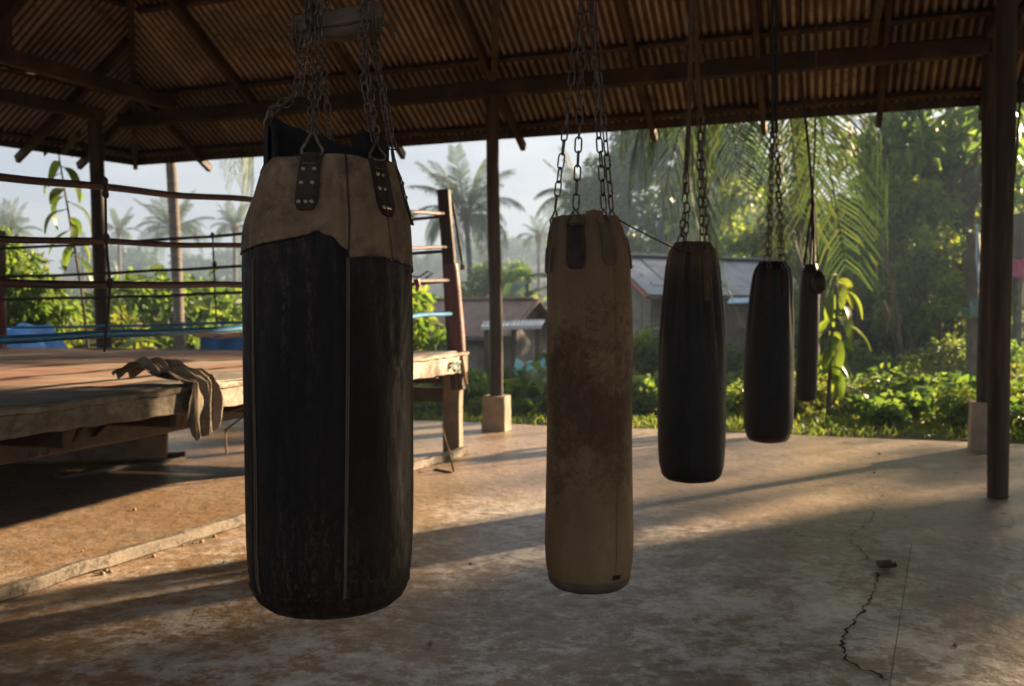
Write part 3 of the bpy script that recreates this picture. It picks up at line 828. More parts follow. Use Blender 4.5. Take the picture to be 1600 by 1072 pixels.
tr = strap_ring(b1, hb, .93, pz(336, F1 + .06), ZT + .003, .13, ringh=.03)
bl = strap_ring(b1, hb, -1.68, ZT - .02, pz(196, Y1), .08, rivets=False, ringh=.038, off=.004)
br = strap_ring(b1, hb, 1.75, ZT - .14, ZT + .004, .12, rivets=True, ringh=.034)
bb = strap_ring(b1, hb, 3.32, ZT - .12, ZT + .01, .12, rivets=False, ringh=.055)
# wooden spreader of two boards, chains pass behind and through it
YS = Y1
def sp(u, v, dy=0): return at(u, v, YS + dy)
wsp = empty('wooden_spreader', sp(528, 40))
T(wsp, 'short weathered wood block lashed with frayed rope across the chains of the big black bag', 'wood block')
tilt = V((sp(600, 22) - sp(460, 48)))
MB().beam(sp(464, 42), sp(598, 21), .052, .040, seg=8, jit=.0022, bev=.08).build('board', BROWNW, wsp, angle=R(30))
MB().beam(sp(466, 63, .004), sp(596, 42, .004), .048, .024, seg=8, jit=.002, bev=.1).build('board', BROWNW, wsp, angle=R(30))
def frays(ctr, nfr, L_, name, parent, mat=BROWNW, dirx=0):
    mb = MB()
    for k in range(nfr):
        p = V(ctr); pts = [p.copy()]
        d = V((random.uniform(-1, 1) + dirx, random.uniform(-.5, .5), random.uniform(-1.1, .6))).normalized()
        for q in range(4):
            p = p + d * L_ / 4 + V((0, 0, -.003 * q)); d = (d + V((random.uniform(-.4, .4), random.uniform(-.4, .4), random.uniform(-.5, .2)))).normalized()
            pts.append(p.copy())
        mb.tube(pts, .0011, 4)
    mb.build(name, mat, parent)
def lashing(u, v, turns, name='lashing'):
    mb = MB()
    for k in range(turns):
        x0 = u + k * 4.5
        pts = []
        for q in range(15):
            a = q / 14 * 2 * math.pi
            pts.append(at(x0 + random.uniform(-.6, .6), v, YS) + V((0, math.cos(a) * .032, math.sin(a) * .040)))
        mb.tube(pts, .0028, 6)
    return mb.build(name, BROWNW, wsp)
lashing(462, 49, 2); lashing(585, 35, 2)
for u, v, d in ((462, 40, -.6), (460, 55, -.2), (600, 18, .5), (598, 40, .3)):
    frays(sp(u, v, -.03), 6, .034, 'frayed_end', wsp, dirx=d)
def up(u, v, dy): return at(u, v, Y1 + dy)
# chains of the big bag: from each ring up beside the spreader and on to two gathering rings
cT = [V((X1 - .035, Y1 - .0, 2.32)), V((X1 + .06, Y1 + .0, 2.32))]
def ch(pts, kind='s', parent=hb, tw=0.0): return chain(parent, pts, kind, tw)
ch([bl + V((0, 0, .006)), up(460, 150, .0), up(473, 62, -.042), up(486, 0, -.044), cT[0] + V((-.01, 0, 0))])
ch([bl + V((.012, .01, .0)), up(468, 148, .01), up(479, 62, -.045), cT[0] + V((-.008, -.02, 0))], tw=.7)
ch([tl + V((-.003, 0, .004)), up(487, 130, -.12), up(488, 70, -.044), up(490, 5, -.046), cT[0] + V((0, -.02, 0))])
ch([tl + V((.004, 0, .004)), up(497, 128, -.11), up(502, 72, -.042), up(500, 10, -.05), cT[0] + V((.004, -.01, .0))], tw=.8)
ch([bb + V((0, 0, .004)), up(507, 120, .10), up(503, 62, .045), up(510, 0, .045), cT[0] + V((.008, .02, 0))])
ch([tr + V((-.004, 0, .004)), up(568, 130, -.08), up(566, 60, -.045), up(562, 0, -.046), cT[1] + V((-.008, -.01, 0))])
ch([tr + V((.004, 0, .004)), up(576, 130, -.07), up(571, 60, -.047), up(570, 5, -.046), cT[1] + V((-.002, -.02, 0))], tw=.8)
ch([br + V((-.002, 0, .004)), up(590, 110, .0), up(581, 58, .046), up(578, 0, .045), cT[1] + V((.008, 0, 0))])
ch([br + V((.005, 0, .004)), up(595, 118, .01), up(584, 58, .048), cT[1] + V((.01, .01, 0))], tw=.8)
def hb_pt(y): return hb0.lerp(hb1, (y - hb0.y) / (hb1.y - hb0.y))
for c in cT:
    g = hb_pt(Y1) + V((c.x - X1, 0, -.06))
    MB().tube([c, c.lerp(g, .5), g], .009, 7, squash=.5).build('hanging_strap', ROPEB, hb)
    MB().tube([c + V((.012 * math.cos(a), 0, .012 * math.sin(a) + .006)) for a in np.linspace(0, 2 * math.pi, 13)], .0035, 6).build('gathering_ring', STEEL, hb)

# ---- bag 2: the long tan canvas one
Y2 = 3.7
S2 = F / Y2
X2 = at(921, 600, Y2).x
w2 = lambda px: px / S2
prof2 = [(pz(897, Y2), w2(63)), (pz(885, Y2), w2(67.5)), (pz(850, Y2), w2(69.5)), (pz(760, Y2), w2(68)), (pz(650, Y2), w2(66.5)), (pz(540, Y2), w2(66.5)), (pz(460, Y2), w2(66)), (pz(410, Y2), w2(64.5), -.002), (pz(380, Y2), w2(61), -.004), (pz(358, Y2), w2(55), -.012), (pz(341, Y2), w2(49), -.014)]
def pleat2(th, f):
    v = .012 * mnoise.noise(V((math.sin(th) * 2, math.cos(th) * 2, f * 4)))
    g = lambda c, w: math.exp(-(th - c) ** 2 / (2 * w * w))
    v -= .015 * g(.57, .02)
    if f > .72:
        k = (f - .72) / .28
        v += k * (.085 * math.sin(th * 7 + 1) * .6 + .07 * mnoise.noise(V((math.sin(th) * 4.5, math.cos(th) * 4.5, f))) + .035 * k * math.sin(th * 19))
    return v
b2 = Bag(X2, Y2, prof2, pleat2, 150)
tb = empty('heavy_bag', (X2, Y2, pz(915, Y2)))
T(tb, 'long tan canvas punch bag with dark mildew stains down its front', 'punch bag', 'punch bags hanging in a row')
b2.body(tb, CANVAS, .030, bulge=.02)
MB().rings([[b2.surf(t, b2.z0 + .004, .0015) for t in np.linspace(0, 2 * math.pi, 80, False)], [b2.surf(t, b2.z0 - .0, .0025) for t in np.linspace(0, 2 * math.pi, 80, False)]] +
           [[V((X2, Y2, b2.z0 - dz)).lerp(b2.surf(t, b2.z0, 0) + V((0, 0, -dz)), f) for t in np.linspace(0, 2 * math.pi, 80, False)] for f, dz in ((1.0, .012), (.965, .026), (.86, .040), (.55, .053), (.05, .06))]).build('bottom_cap', CANVASD, tb)
b2.seam(tb, lambda k: .57, pz(885, Y2), pz(360, Y2), .0016, 'seam', CANVASD, .001)
b2.patch(tb, 'tag', STRAP, .50, .70, pz(891, Y2), pz(884, Y2), .002, .003, 6, 3)
b2.patch(tb, 'lip', CANVAS, -.10, .42, pz(358, Y2), lambda t: pz(333 + 60 * (t - .16) ** 2, Y2), .0, .005, 16, 8)
b2.patch(tb, 'side_patch', CANVASD, -1.62, -1.2, pz(426, Y2), pz(388, Y2), .004, .004, 8, 8)
b2.patch(tb, 'side_patch', CANVASD, 1.2, 1.62, pz(420, Y2), pz(372, Y2), .004, .004, 8, 8)
rings2 = []
for th, vl, hw in ((-.40, 420, .23), (.44, 414, .2), (-1.9, 425, .2), (2.2, 420, .2)):
    rings2.append(strap_ring(b2, tb, th, pz(vl, Y2 - .13), pz(348, Y2 - .13 * math.cos(th)), hw, mat=CANVASD if .3 < th < .6 else STRAP, rivets=False, thick=.004, ringh=.045, off=.003))
hub2 = at(918, -22, Y2)
for r_, (u, v) in zip((rings2[2], rings2[0], rings2[1], rings2[3]), ((890, 230), (907, 215), (932, 215), (944, 210))):
    top = hub2 + V(((u - 918) * .0006, 0, 0))
    ch([r_ + V((0, 0, .006)), top], 'm', tb, random.choice((0, .5)))
MB().tube([hub2 + V((.03 * math.cos(a), 0, .03 * math.sin(a) + .02)) for a in np.linspace(0, 2 * math.pi, 17)], .006, 7).build('gathering_ring', STEEL, tb)
MB().tube([hub2 + V((0, 0, .04)), hub2.lerp(hb_pt(Y2), .5), hb_pt(Y2) + V((0, 0, -.06))], .011, 8, squash=.6).build('hanging_strap', ROPEB, tb)
MB().tube([b2.surf(1.45, pz(345, Y2), .004), at(1000, 362, Y2 + .5), at(1045, 384, 4.6), at(1062, 392, 4.78)], .0035, 6).build('slack_cord', CORD, tb)

# ---- bag 3
Y3 = 4.86
S3 = F / Y3
X3 = at(1081, 600, Y3).x
w3 = lambda px: px / S3
prof3 = [(pz(738, Y3), w3(46)), (pz(728, Y3), w3(50)), (pz(700, Y3), w3(52)), (pz(650, Y3), w3(53)), (pz(600, Y3), w3(53)), (pz(555, Y3), w3(51.5)), (pz(520, Y3), w3(49.5)), (pz(480, Y3), w3(45.5)), (pz(440, Y3), w3(42)), (pz(410, Y3), w3(39.5)), (pz(392, Y3), w3(36)), (pz(380, Y3), w3(26))]
def pleat3(th, f):
    v = .012 * mnoise.noise(V((math.sin(th) * 2, math.cos(th) * 2, f * 4 + 9)))
    g = lambda c, w: math.exp(-(th - c) ** 2 / (2 * w * w))
    v -= .014 * g(.1, .02) * (f < .7)
    k = min(1, max(0, (f - .42) / .3)) * (1 if f < .9 else .7)
    v += k * (.10 * (abs(math.sin(th * 7.5 + .8 * math.sin(3 * th) + .8 * f)) - .5) + .05 * mnoise.noise(V((math.sin(th) * 6, math.cos(th) * 6, f * 2))))
    return v
b3 = Bag(X3, Y3, prof3, pleat3, 150)
kb = empty('heavy_bag', (X3, Y3, pz(752, Y3)))
T(kb, 'bulging dull black punch bag with pleated brown top, hung by two brown straps', 'punch bag', 'punch bags hanging in a row')
b3.body(kb, VINYL3, .028, bulge=.02)
MB().tube([b3.surf(2 * math.pi * k / 100, b3.z0 + .003, .0005) for k in range(101)], .002, 5).build('bottom_seam', VINYL3, kb)
b3.seam(kb, lambda k: .1, b3.z0, pz(545, Y3), .0016, 'seam', VINYL3, .0005)
for th in (-.36, .30):
    strap_ring(b3, kb, th, pz(470, Y3), pz(392, Y3), .09, ROPEB if th > 0 else STRAP, rivets=False, thick=.003, ringh=.03, off=.001)
hk = at(1083, 10, Y3)
for (u0, u1, vt, ub, ux) in ((1066, 1072, 272, 1083, 1063), (1101, 1095, 176, 1083, 1105)):
    topc = at(u1, vt, Y3)
    ch([at(u0 - 3, 381, Y3 - .06), at(u1 - 3, vt + 60, Y3), topc], 'l', kb)
    ch([at(u0 + 4, 381, Y3 + .03), at(u1 + 2, vt + 60, Y3), topc + V((0, .01, 0))], 'l', kb, .8)
    pts = [topc, topc.lerp(at(ub, 60, Y3), .4) + V((0, .0, 0)), at(ub + (-4 if ux < 1080 else 4), 40, Y3), at(ub, -40, Y3)]
    o = MB().tube(pts, .012, 8, squash=.45, twist=.0).build('hanging_strap', ROPEB, kb)
MB().tube([at(1083, -40, Y3), at(1083, -60, Y3).lerp(hb_pt(Y3), .5), hb_pt(Y3) + V((0, 0, -.06))], .016, 8, squash=.5).build('hanging_strap', ROPEB, kb)
for u, v in ((1069, 78), (1096, 92)):
    MB().ball(at(u, v, Y3 - .01), .018, (8, 6), (1, .8, 1.2), .15).build('knot', ROPEB, kb)

# ---- bag 4
Y4 = 6.4
S4 = F / Y4
X4 = at(1201, 600, Y4).x
w4 = lambda px: px / S4
prof4 = [(pz(680, Y4), w4(33)), (pz(672, Y4), w4(36.5)), (pz(640, Y4), w4(38.5)), (pz(600, Y4), w4(38.5)), (pz(550, Y4), w4(37.5)), (pz(500, Y4), w4(35.5), .006), (pz(460, Y4), w4(32.5), .01), (pz(435, Y4), w4(30.5), .016), (pz(420, Y4), w4(27.5), .018), (pz(410, Y4), w4(19), .018)]
def pleat4(th, f):
    v = .01 * mnoise.noise(V((math.sin(th) * 2, math.cos(th) * 2, f * 4 + 5)))
    k = min(1, max(0, (f - .5) / .3))
    return v + k * (.085 * (abs(math.sin(th * 6 + 1)) - .5) + .04 * mnoise.noise(V((math.sin(th) * 6, math.cos(th) * 6, f * 2 + 4))))
b4 = Bag(X4, Y4, prof4, pleat4, 120)
nb = empty('heavy_bag', (X4, Y4, pz(690, Y4)))
T(nb, 'plain glossy black punch bag on chains, standing before the palm trunk', 'punch bag', 'punch bags hanging in a row')
b4.body(nb, VINYL4, .03, bulge=.02)
MB().tube([b4.surf(2 * math.pi * k / 100, b4.z0 + .003, .0005) for k in range(101)], .002, 5).build('bottom_seam', VINYL4, nb)
b4.seam(nb, lambda k: .18, b4.z0, pz(415, Y4), .0018, 'seam', STRAP, .0005)
for th in (-.45, .4):
    strap_ring(b4, nb, th, pz(470, Y4), pz(418, Y4), .1, STRAP, rivets=False, thick=.003, ringh=.03, off=.001)
for (ub, ut, vt) in ((1200, 1207, 205), (1221, 1213, 205)):
    ch([at(ub - 2, 410, Y4 - .05), at((ub + ut) / 2 - 1, 310, Y4), at(ut, vt, Y4)], 'l', nb)
    ch([at(ub + 3, 410, Y4 + .05), at((ub + ut) / 2 + 1, 310, Y4), at(ut, vt, Y4 + .02)], 'l', nb, .8)
for u in (1207, 1213):
    MB().tube([at(u, 208, Y4), at(u + 1, 150, Y4), at(u, 20, Y4), at(1210, -60, Y4)], .011, 7, squash=.6).build('hanging_strap', CORD, nb)
MB().tube([at(1210, -55, Y4), hb_pt(Y4) + V((0, 0, -.06))], .016, 7, squash=.6).build('hanging_strap', CORD, nb)

# ---- bag 5: slim one on ropes, small pouch beside it
Y5 = 7.3
S5 = F / Y5
prof5 = [(pz(622, Y5), 15 / S5, at(1259.5, 600, Y5).x), (pz(615, Y5), 16.3 / S5, at(1259.5, 600, Y5).x), (pz(540, Y5), 16.3 / S5, at(1261.5, 600, Y5).x), (pz(460, Y5), 15.3 / S5, at(1263.5, 600, Y5).x), (pz(425, Y5), 14 / S5, at(1264.5, 600, Y5).x), (pz(414, Y5), 9 / S5, at(1265, 600, Y5).x)]
b5 = Bag(0, Y5, prof5, lambda th, f: .015 * mnoise.noise(V((math.sin(th) * 2, math.cos(th) * 2, f * 6))), 80)
sb = empty('slim_bag', at(1260, 626, Y5))
T(sb, 'slim dark brown punch bag hung on ropes, farthest of the row', 'punch bag', 'punch bags hanging in a row')
b5.body(sb, VINYL5, .02, bulge=.012)
kn = at(1270, 315, Y5)
for u in (1256, 1266, 1272):
    MB().tube([at(u, 415, Y5 + random.uniform(-.06, .06)), at((u + 1270) / 2 + 1, 360, Y5), kn], .009, 6).build('hanging_rope', CORD, sb)
MB().tube([kn, at(1266, 260, Y5), at(1258, 178, Y5), at(1250, 100, Y5), hb_pt(Y5) + V((-.1, -.1, -.06))], .010, 6).build('hanging_rope', CORD, sb)
MB().tube([kn, at(1274, 200, Y5), at(1276, 60, Y5), hb_pt(Y5) + V((0, 0, -.06))], .007, 6).build('hanging_rope', ROPEB, sb)
MB().ball(kn, .022, (8, 6), (1, 1, 1.5), .15).build('knot', CORD, sb)
pouch = empty('speed_ball', at(1280, 440, Y5 - .12))
T(pouch, 'small dark pear shaped punch ball hanging beside the slim bag', 'punch ball')
zz = [(422, 2), (427, 7), (436, 11), (444, 11.8), (452, 10), (458, 5), (460, 1)]
MB().rings([[at(1279.5 + (v - 440) * .05, v, Y5 - .12) + V((math.cos(a), math.sin(a), 0)) * (r / S5) for a in np.linspace(0, 2 * math.pi, 20, False)] for v, r in zz[::-1]]).build('ball', VINYL5, pouch)
MB().tube([at(1279, 424, Y5 - .12), at(1276, 380, Y5 - .06), kn + V((.01, -.01, 0))], .005, 6).build('cord', ROPEB, pouch)

# ------------------------------------------------------------------ boxing ring
RC = gnd(712, 706)
RA = V((-.285, -.958, 0)).normalized(); RB = V((-.978, .207, 0)).normalized()
LA, LB, RZ = 5.4, 4.65, .857
def rp(a, b, z): return V((RC.x, RC.y, 0)) + RA * a + RB * b + V((0, 0, z))
ring = empty('boxing_ring', rp(LA / 2, LB / 2, 0))
T(ring, 'old raised wooden boxing ring with faded canvas and sagging red and blue ropes', 'boxing ring')
def mat_top(a, b):
    A, B = -.06 + (LA + .12) * a, -.06 + (LB + .12) * b
    edge = min(A + .06, LA + .06 - A, B + .06, LB + .06 - B)
    z = RZ + .02 + .012 * mnoise.noise(V((A * 2.2, B * 1.3, 0))) + .006 * mnoise.noise(V((A * 7, B * 3, 2)))
    if edge < .02: z -= .03
    return rp(A, B, z)
MB().grid(mat_top, 90, 70).build('canvas', MAT, ring)
def apron(a, b):
    A, B = -.07 + (LA + .14) * a, -.075 + .40 * b
    z = RZ + .034 + .012 * mnoise.noise(V((A * 2.2, B * 1.3, 0))) + .007 * mnoise.noise(V((A * 5, B * 9, 5))) - (.03 if b > .97 else 0) - (.035 if b < .03 else 0)
    return rp(A, B, z)
MB().grid(apron, 90, 14).build('apron', APRON, ring)
MB().grid(lambda a, b: rp(-.03 + (LA + .06) * a, -.03 + (LB + .06) * b, RZ - .02), 2, 2).build('deck', DARKW, ring, smooth=False)
def rbeam(name, p, q, w, h, mat, seg=8, jit=.003, parent=ring, **kw):
    return MB().beam(p, q, w, h, seg=seg, jit=jit, **kw).build(name, mat, parent, angle=R(30))
rbeam('edge_board', rp(-.05, -.075, RZ - .075), rp(LA + .05, -.075, RZ - .035), .032, .15, PAINTW, 60, .0045, h2=.085)
rbeam('edge_trim', rp(-.06, -.082, RZ + .014), rp(LA + .05, -.082, RZ + .016), .055, .026, PAINTW, 60, .004)
eb = rbeam('edge_board', rp(-.055, -.05, RZ - .075), rp(-.055, LB + .05, RZ - .07), .03, .14, PAINTW, 12)
rbeam('edge_trim', rp(-.06, -.04, RZ + .014), rp(-.06, LB + .05, RZ + .014), .05, .026, PAINTW, 12)
rbeam('edge_board', rp(LA + .055, -.05, RZ - .05), rp(LA + .055, LB + .05, RZ - .05), .03, .12, PAINTW, 8)
rbeam('edge_board', rp(-.05, LB + .055, RZ - .07), rp(LA + .05, LB + .055, RZ - .05), .03, .12, PAINTW, 8)
for a in (.55, 1.25, 1.95, 2.65, 3.35, 4.05, 4.75):
    rbeam('joist', rp(a, -.04, RZ - .11), rp(a, LB, RZ - .11), .05, .11, DARKW, 4)
rbeam('bearer', rp(.1, .45, RZ - .2), rp(LA, .5, RZ - .2), .06, .17, DARKW, 6)
rbeam('bearer', rp(-.0, LB - .1, RZ - .235), rp(LA, LB - .1, RZ - .235), .07, .13, DARKW, 6)
rbeam('bearer', rp(.02, .05, .655), rp(.02, LB, .66), .05, .10, DARKW, 6)
rbeam('bearer', rp(.03, .05, .505), rp(.03, LB, .54), .06, .13, DARKW, 6)
for a, b in ((.02, .02), (LA, .1), (.05, LB), (LA, LB), (LA / 2, LB - .1)):
    rbeam('leg', rp(a, b, -.01), rp(a - .01, b, RZ - .03), .155, .13, PALEW, 6, .005, up=RA)
# letters painted on the corner of the edge board
def letters():
    mb = MB()
    fy = -.075 - .0175
    def stroke(pp):
        pts = [rp((717 - u) * .0147 - .05, fy - .008, zat(v, 8.4 - (717 - u) * .0135)) for u, v in pp]
        mb.tube(pts, .013, 6, squash=1)
        for k in range(len(mb.v)): pass
    stroke([(686, 567), (686, 579)]); stroke([(687, 567), (693, 566)]); stroke([(687, 572.5), (691.5, 572)])
    stroke([(701, 566), (697, 566.5), (695, 570), (695.5, 576), (698, 578.5)])
    stroke([(705, 565.5), (705.5, 575), (703, 577.5), (700, 578.5)])
    # flatten against the board
    nrm = RB
    b0 = rp(0, fy, 0)
    for p in mb.v:
        dd = (p - b0).dot(nrm)
        p -= nrm * ((dd + .008) * .6)
    return mb.build('lettering', TEAL, ring)
letters()
def corner(a, b, top, lean, pad0, pad1, lab=None):
    p = MB().beam(rp(a, b, RZ - .3), rp(a, b, RZ) + lean * ((top - RZ) / (top - RZ)) + V((0, 0, top - RZ)), .118, .118, up=RB, seg=6, jit=.004, w2=.10, h2=.10).build('corner_post', POST, ring, angle=R(30))
    f = lambda z: rp(a, b, RZ) + lean * ((z - RZ) / (top - RZ)) + V((0, 0, z - RZ))
    MB().tube([f(pad0 + (pad1 - pad0) * k / 6) for k in range(7)], [.070, .075, .076, .075, .076, .074, .067], 14, squash=1).build('corner_pad', REDPAD, p)
    return f
lean = V((-.12, .0, 0))
fR = corner(.02, -.03, zat(296, 8.4), lean, RZ + .03, zat(413, 8.4))
fL = corner(.07, LB - .07, zat(360, 9.3), V((.02, 0, 0)), RZ + .03, zat(462, 9.3))
fN = corner(LA - .07, .07, 2.1, V((0, 0, 0)), RZ + .1, 1.9)
fF = corner(LA - .07, LB - .07, 2.2, V((0, 0, 0)), RZ + .1, 1.9)
def rope(p, q, r, mat, sag=.03, wob=.006, n=30, name='rope', wrap=True, ph=0.0):
    pts, rr = [], []
    for k in range(n + 1):
        t = k / n
        c = V(p).lerp(V(q), t); c.z -= sag * 4 * t * (1 - t)
        c.z += wob * mnoise.noise(V((t * 9 + ph, ph, 1))); c.x += wob * mnoise.noise(V((t * 8, ph, 7)))
        pts.append(c); rr.append(r * (1 + (.16 * mnoise.noise(V((t * 40 + ph, 2, ph))) if wrap else 0)))
    return MB().tube(pts, rr, 9).build(name, mat, ring)
zA = [(zat(333, 8.4), zat(265, 3.6)), (zat(386, 8.4), zat(364, 3.6)), (zat(437, 8.4), zat(439, 3.6)), (zat(489, 8.4), zat(529, 3.6))]
aN = LA - .07
def ext(z0, z1): return z1 + (z1 - z0) * .1
for k, ((z0, z1), r, m) in enumerate(zip(zA, (.0165, .014, .017, .018), (RROPE, RROPE, RROPE, BROPE))):
    rope(fR(z0), V((fN(1.5).x, fN(1.5).y, ext(z0, z1))), r, m, .02, .012, 40, ph=k * 3.1)
zB = [(zat(338, 8.4), zat(388, 9.3)), (zat(393, 8.4), zat(433, 9.3)), (zat(440, 8.4), zat(468, 9.3)), (zat(489, 8.4), zat(512, 9.3))]
for k, ((z0, z1), m) in enumerate(zip(zB, (DROPE, DROPE, DROPE, BROPE))):
    rope(fR(z0) + V((0, .02, .01)), fL(z1), .0145 if k < 3 else .013, m, .03, .01, 30, ph=k * 2.3 + 20)
for k, z in enumerate((1.95, 1.65, 1.4, 1.1)):
    rope(fF(z), V((fN(1.5).x, fN(1.5).y, z)), .014, DROPE, .04, ph=k + 50)
    rope(fF(z), fL(z - .1), .014, DROPE, .04, ph=k + 60)
# rope spacers with knots
def spacer(pts, knots, r=.007):
    o = MB().tube(pts, r, 7).build('rope_spacer', DROPE, ring)
    for p in knots:
        MB().ball(p, r * 2.7, (9, 6), (1, 1, 1.4), .12).build('knot', DROPE, o)
Ys = 4.12
spacer([at(u, v, Ys) for u, v in ((164, 282), (165, 310), (166, 370), (168, 400), (172, 440), (170, 480), (166, 512), (163, 550))], [at(u, v, Ys - .01) for u, v in ((164, 284), (165, 303), (166, 371), (172, 442))], .0055)
Ys = 8.62
spacer([at(u, v, Ys) for u, v in ((332, 365), (334, 412), (336, 455), (338, 505))], [at(u, v, Ys) for u, v in ((332, 368), (335, 413))], .008)
# rope tails and frayed straps on the corner
MB().tube([fR(zat(318, 8.4)) + V((.07, -.05, 0)), fR(zat(350, 8.4)) + V((.085, -.06, 0)), fR(zat(415, 8.4)) + V((.11, -.06, 0))], .013, 6, squash=.6).build('rope_tail', DROPE, ring)
MB().ball(fR(zat(418, 8.4)) + V((.11, -.06, 0)), .024, (8, 6), (1, 1, 1), .2).build('knot', PALEW, ring)
for (u0, u1, v1) in ((722, 730, 600), (720, 727, 606), (719, 722, 603)):
    MB().tube([at(u0, 556, 8.3), at(u0 + 3, 575, 8.27), at(u1, v1, 8.27)], [.014, .013, .006], 6, squash=.5).build('frayed_strap', RAG if u0 < 722 else ORANGE, ring)
frays(at(729, 596, 8.27), 8, .09, 'frayed_end', ring, RAG)
# loose loop of cord between the ropes next to the corner
MB().tube([at(u, v, 8.2) for u, v in ((640, 432), (655, 433), (668, 424), (676, 427), (666, 434), (662, 440), (690, 437))], .008, 6).build('slack_cord', CORD, ring)
MB().tube([at(652, 436, 7.6), at(653, 446, 7.6), at(651, 456, 7.6)], [.016, .022, .008], 8).build('red_tie', REDPAD, ring)
# torn canvas under the edge and a hanging string
def torn(a, b):
    A = rp(3.85, -.05, 0)
    p = at(115 + 52 * a, 652 + 8 * a + b * (40 - 25 * a) , 4.3)
    return p + V((0, .03 * math.sin(a * 9 + b * 4), .012 * mnoise.noise(V((a * 7, b * 6, 2)))))
mb = MB().grid(torn, 16, 10); mb.grid(lambda a, b: torn(a, b) + V((0, .006, 0)), 16, 10); mb.build('torn_canvas', APRON, ring)
MB().tube([rp(3.1, -.03, .78), at(352, 672, 5.6), at(354, 711, 5.6)], .006, 6).build('hanging_string', ROPEB, ring)
MB().tube([at(343, 652, 5.2), at(365, 642, 5.2), at(392, 633, 5.2)], .008, 6).build('loose_stick', PALEW, ring)

# rag over the edge of the ring
ra0 = 3.95
def ragf(u, v):
    s = v * .80                                     # along the length of the rag
    ctr_b, wob = .34 - s * .95, 0
    edge_b = -.105
    if s < .46:
        B = .34 - s * .98; zz_ = RZ + .048 + .080 * math.exp(-((s - .15) / .15) ** 2) + .03 * math.exp(-((s - .38) / .05) ** 2)
        w = .105 + .085 * s
    else:
        B = edge_b - .012 * math.sin((s - .46) * 9); zz_ = RZ + .05 - (s - .46) * .80 * (1.0 - .34 * abs(u - .62) ** 1.3 + .07 * math.sin(u * 9)); w = .085 + .05 * math.sin((s - .46) * 8)
        if s < .52: zz_ = RZ + .05 - (s - .46) * .5
    x = (u - .5) * 2 * w
    hang = s >= .46
    lift = (.011 if hang else .012) * math.sin(u * 31 + 3 * mnoise.noise(V((u * 3, s * 5, 3)))) + (.013 if hang else .018) * math.sin(u * 14 + 2.2 * mnoise.noise(V((u * 2, s * 3, 8))) + s * 2) + (.010 if hang else .026) * mnoise.noise(V((u * 5, s * (4 if hang else 10), 1))) + (.0 if hang else .012) * mnoise.noise(V((u * 11, s * 15, 4)))
    A = ra0 + x - .16 * max(0, .46 - s) + (-.05 if s > .46 else 0) * (s - .46)
    if s < .46: return rp(A, B, max(RZ + .042, zz_ + lift))
    return rp(A, B - lift - .020, zz_ + (.05 * (abs(u - .55) - .35) if s > .74 else 0))
mb = MB().grid(ragf, 48, 64)
o = mb.build('rag', RAG)
T(o, 'crumpled dirty beige rag draped over the edge of the boxing ring', 'rag')

# timbers lying on the floor
p = gnd(731, 709); q = gnd(-60, 958)
o = MB().beam(p + V((0, 0, .034)), q + V((0, 0, .034)), .062, .062, seg=44, jit=.005, bev=.12).build('long_timber', TIMB, angle=R(30))
T(o, 'long rough pale timber lying on the floor along the near side of the boxing ring', 'timber')
q0 = gnd(256, 719); q1 = q0 + V((-.86, -.22, 0)).normalized() * 3.2
o = MB().beam(q0 + V((0, .08, .115)), q1 + V((0, .08, .125)), .2, .225, seg=10, jit=.008, bev=.12).build('sleeper_beam', PALEW, angle=R(30))
T(o, 'thick old beam end with knot holes under the boxing ring', 'beam')
mb = MB()
for u, v, r in ((219, 690, .045), (231, 692, .04), (222, 704, .03)):
    c = at(u, v, q0.y - .035)
    mb.ball(c, r, (10, 6), (1, .3, 1), .1)
hole = mb.build('knot_hole', CRACK, o)
o = MB().beam(gnd(226, 716) + V((0, 0, .02)), gnd(289, 714) + V((0, 0, .022)), .09, .04, seg=4, jit=.004).build('wood_offcut', DARKW, angle=R(30))
T(o, 'short dark wood offcut on the floor at the end of the old beam', 'offcut')
o = MB().beam(gnd(90, 748) + V((0, 0, .015)), gnd(288, 720) + V((0, 0, .015)), .06, .03, seg=6, jit=.004).build('thin_batten', GREYW, angle=R(30))
T(o, 'thin grey batten lying on the floor in front of the old beam', 'batten')
for px, lab in ((((709, 737), (702, 706), (694, 680), (690, 660)), 'thin bent dry twig leaning on the timber by the ring corner leg'), (((655, 738), (680, 733), (706, 738)), 'dry twig lying flat on the floor before the ring corner leg')):
    g = gnd(*px[0])
    pts = [gnd(*px[0], .006)] + [at(u, v, g.y + .06 * k) for k, (u, v) in enumerate(px[1:])] if px[0][1] == 737 else [gnd(u, v, .006) for u, v in px]
    o = MB().tube(pts, [.009, .008, .006, .004][:len(pts)], 6).build('twig', BARK)
    T(o, lab, 'twig', 'twigs at the ring corner')
peb = MB().ball((0, 0, 0), 1, (7, 4), (1, .8, .6), .18).mesh('pebble', STONE, V((0, 0, 0)))
spots = [(210, 796), (128, 861), (165, 892), (172, 893), (160, 896), (240, 869), (335, 838), (315, 846), (302, 848), (286, 852), (1366, 738), (1374, 709), (120, 888), (350, 878), (735, 880), (672, 1003), (1493, 1008)]
for k, (u, v) in enumerate(spots):
    o = link('pebble', peb, None, gnd(u, v, .005), (0, 0, random.uniform(0, 6)), random.uniform(.008, .016))
    T(o, 'small brown pebble lying loose on the concrete floor', 'pebble', 'pebbles strewn over the floor')
def deadleaf(p, L_, rz):
    fn = lambda a, b: V((L_ * (b - .5), L_ * .8 * (a - .5) * math.sin(math.pi * (b * .92 + .04)), .006 + L_ * .5 * (a - .5) ** 2 + .2 * L_ * (b - .5) ** 2))
    mb = MB().grid(fn, 4, 6); mb.grid(lambda a, b: fn(1 - a, b) - V((0, 0, .0012)), 4, 6)
    return mb
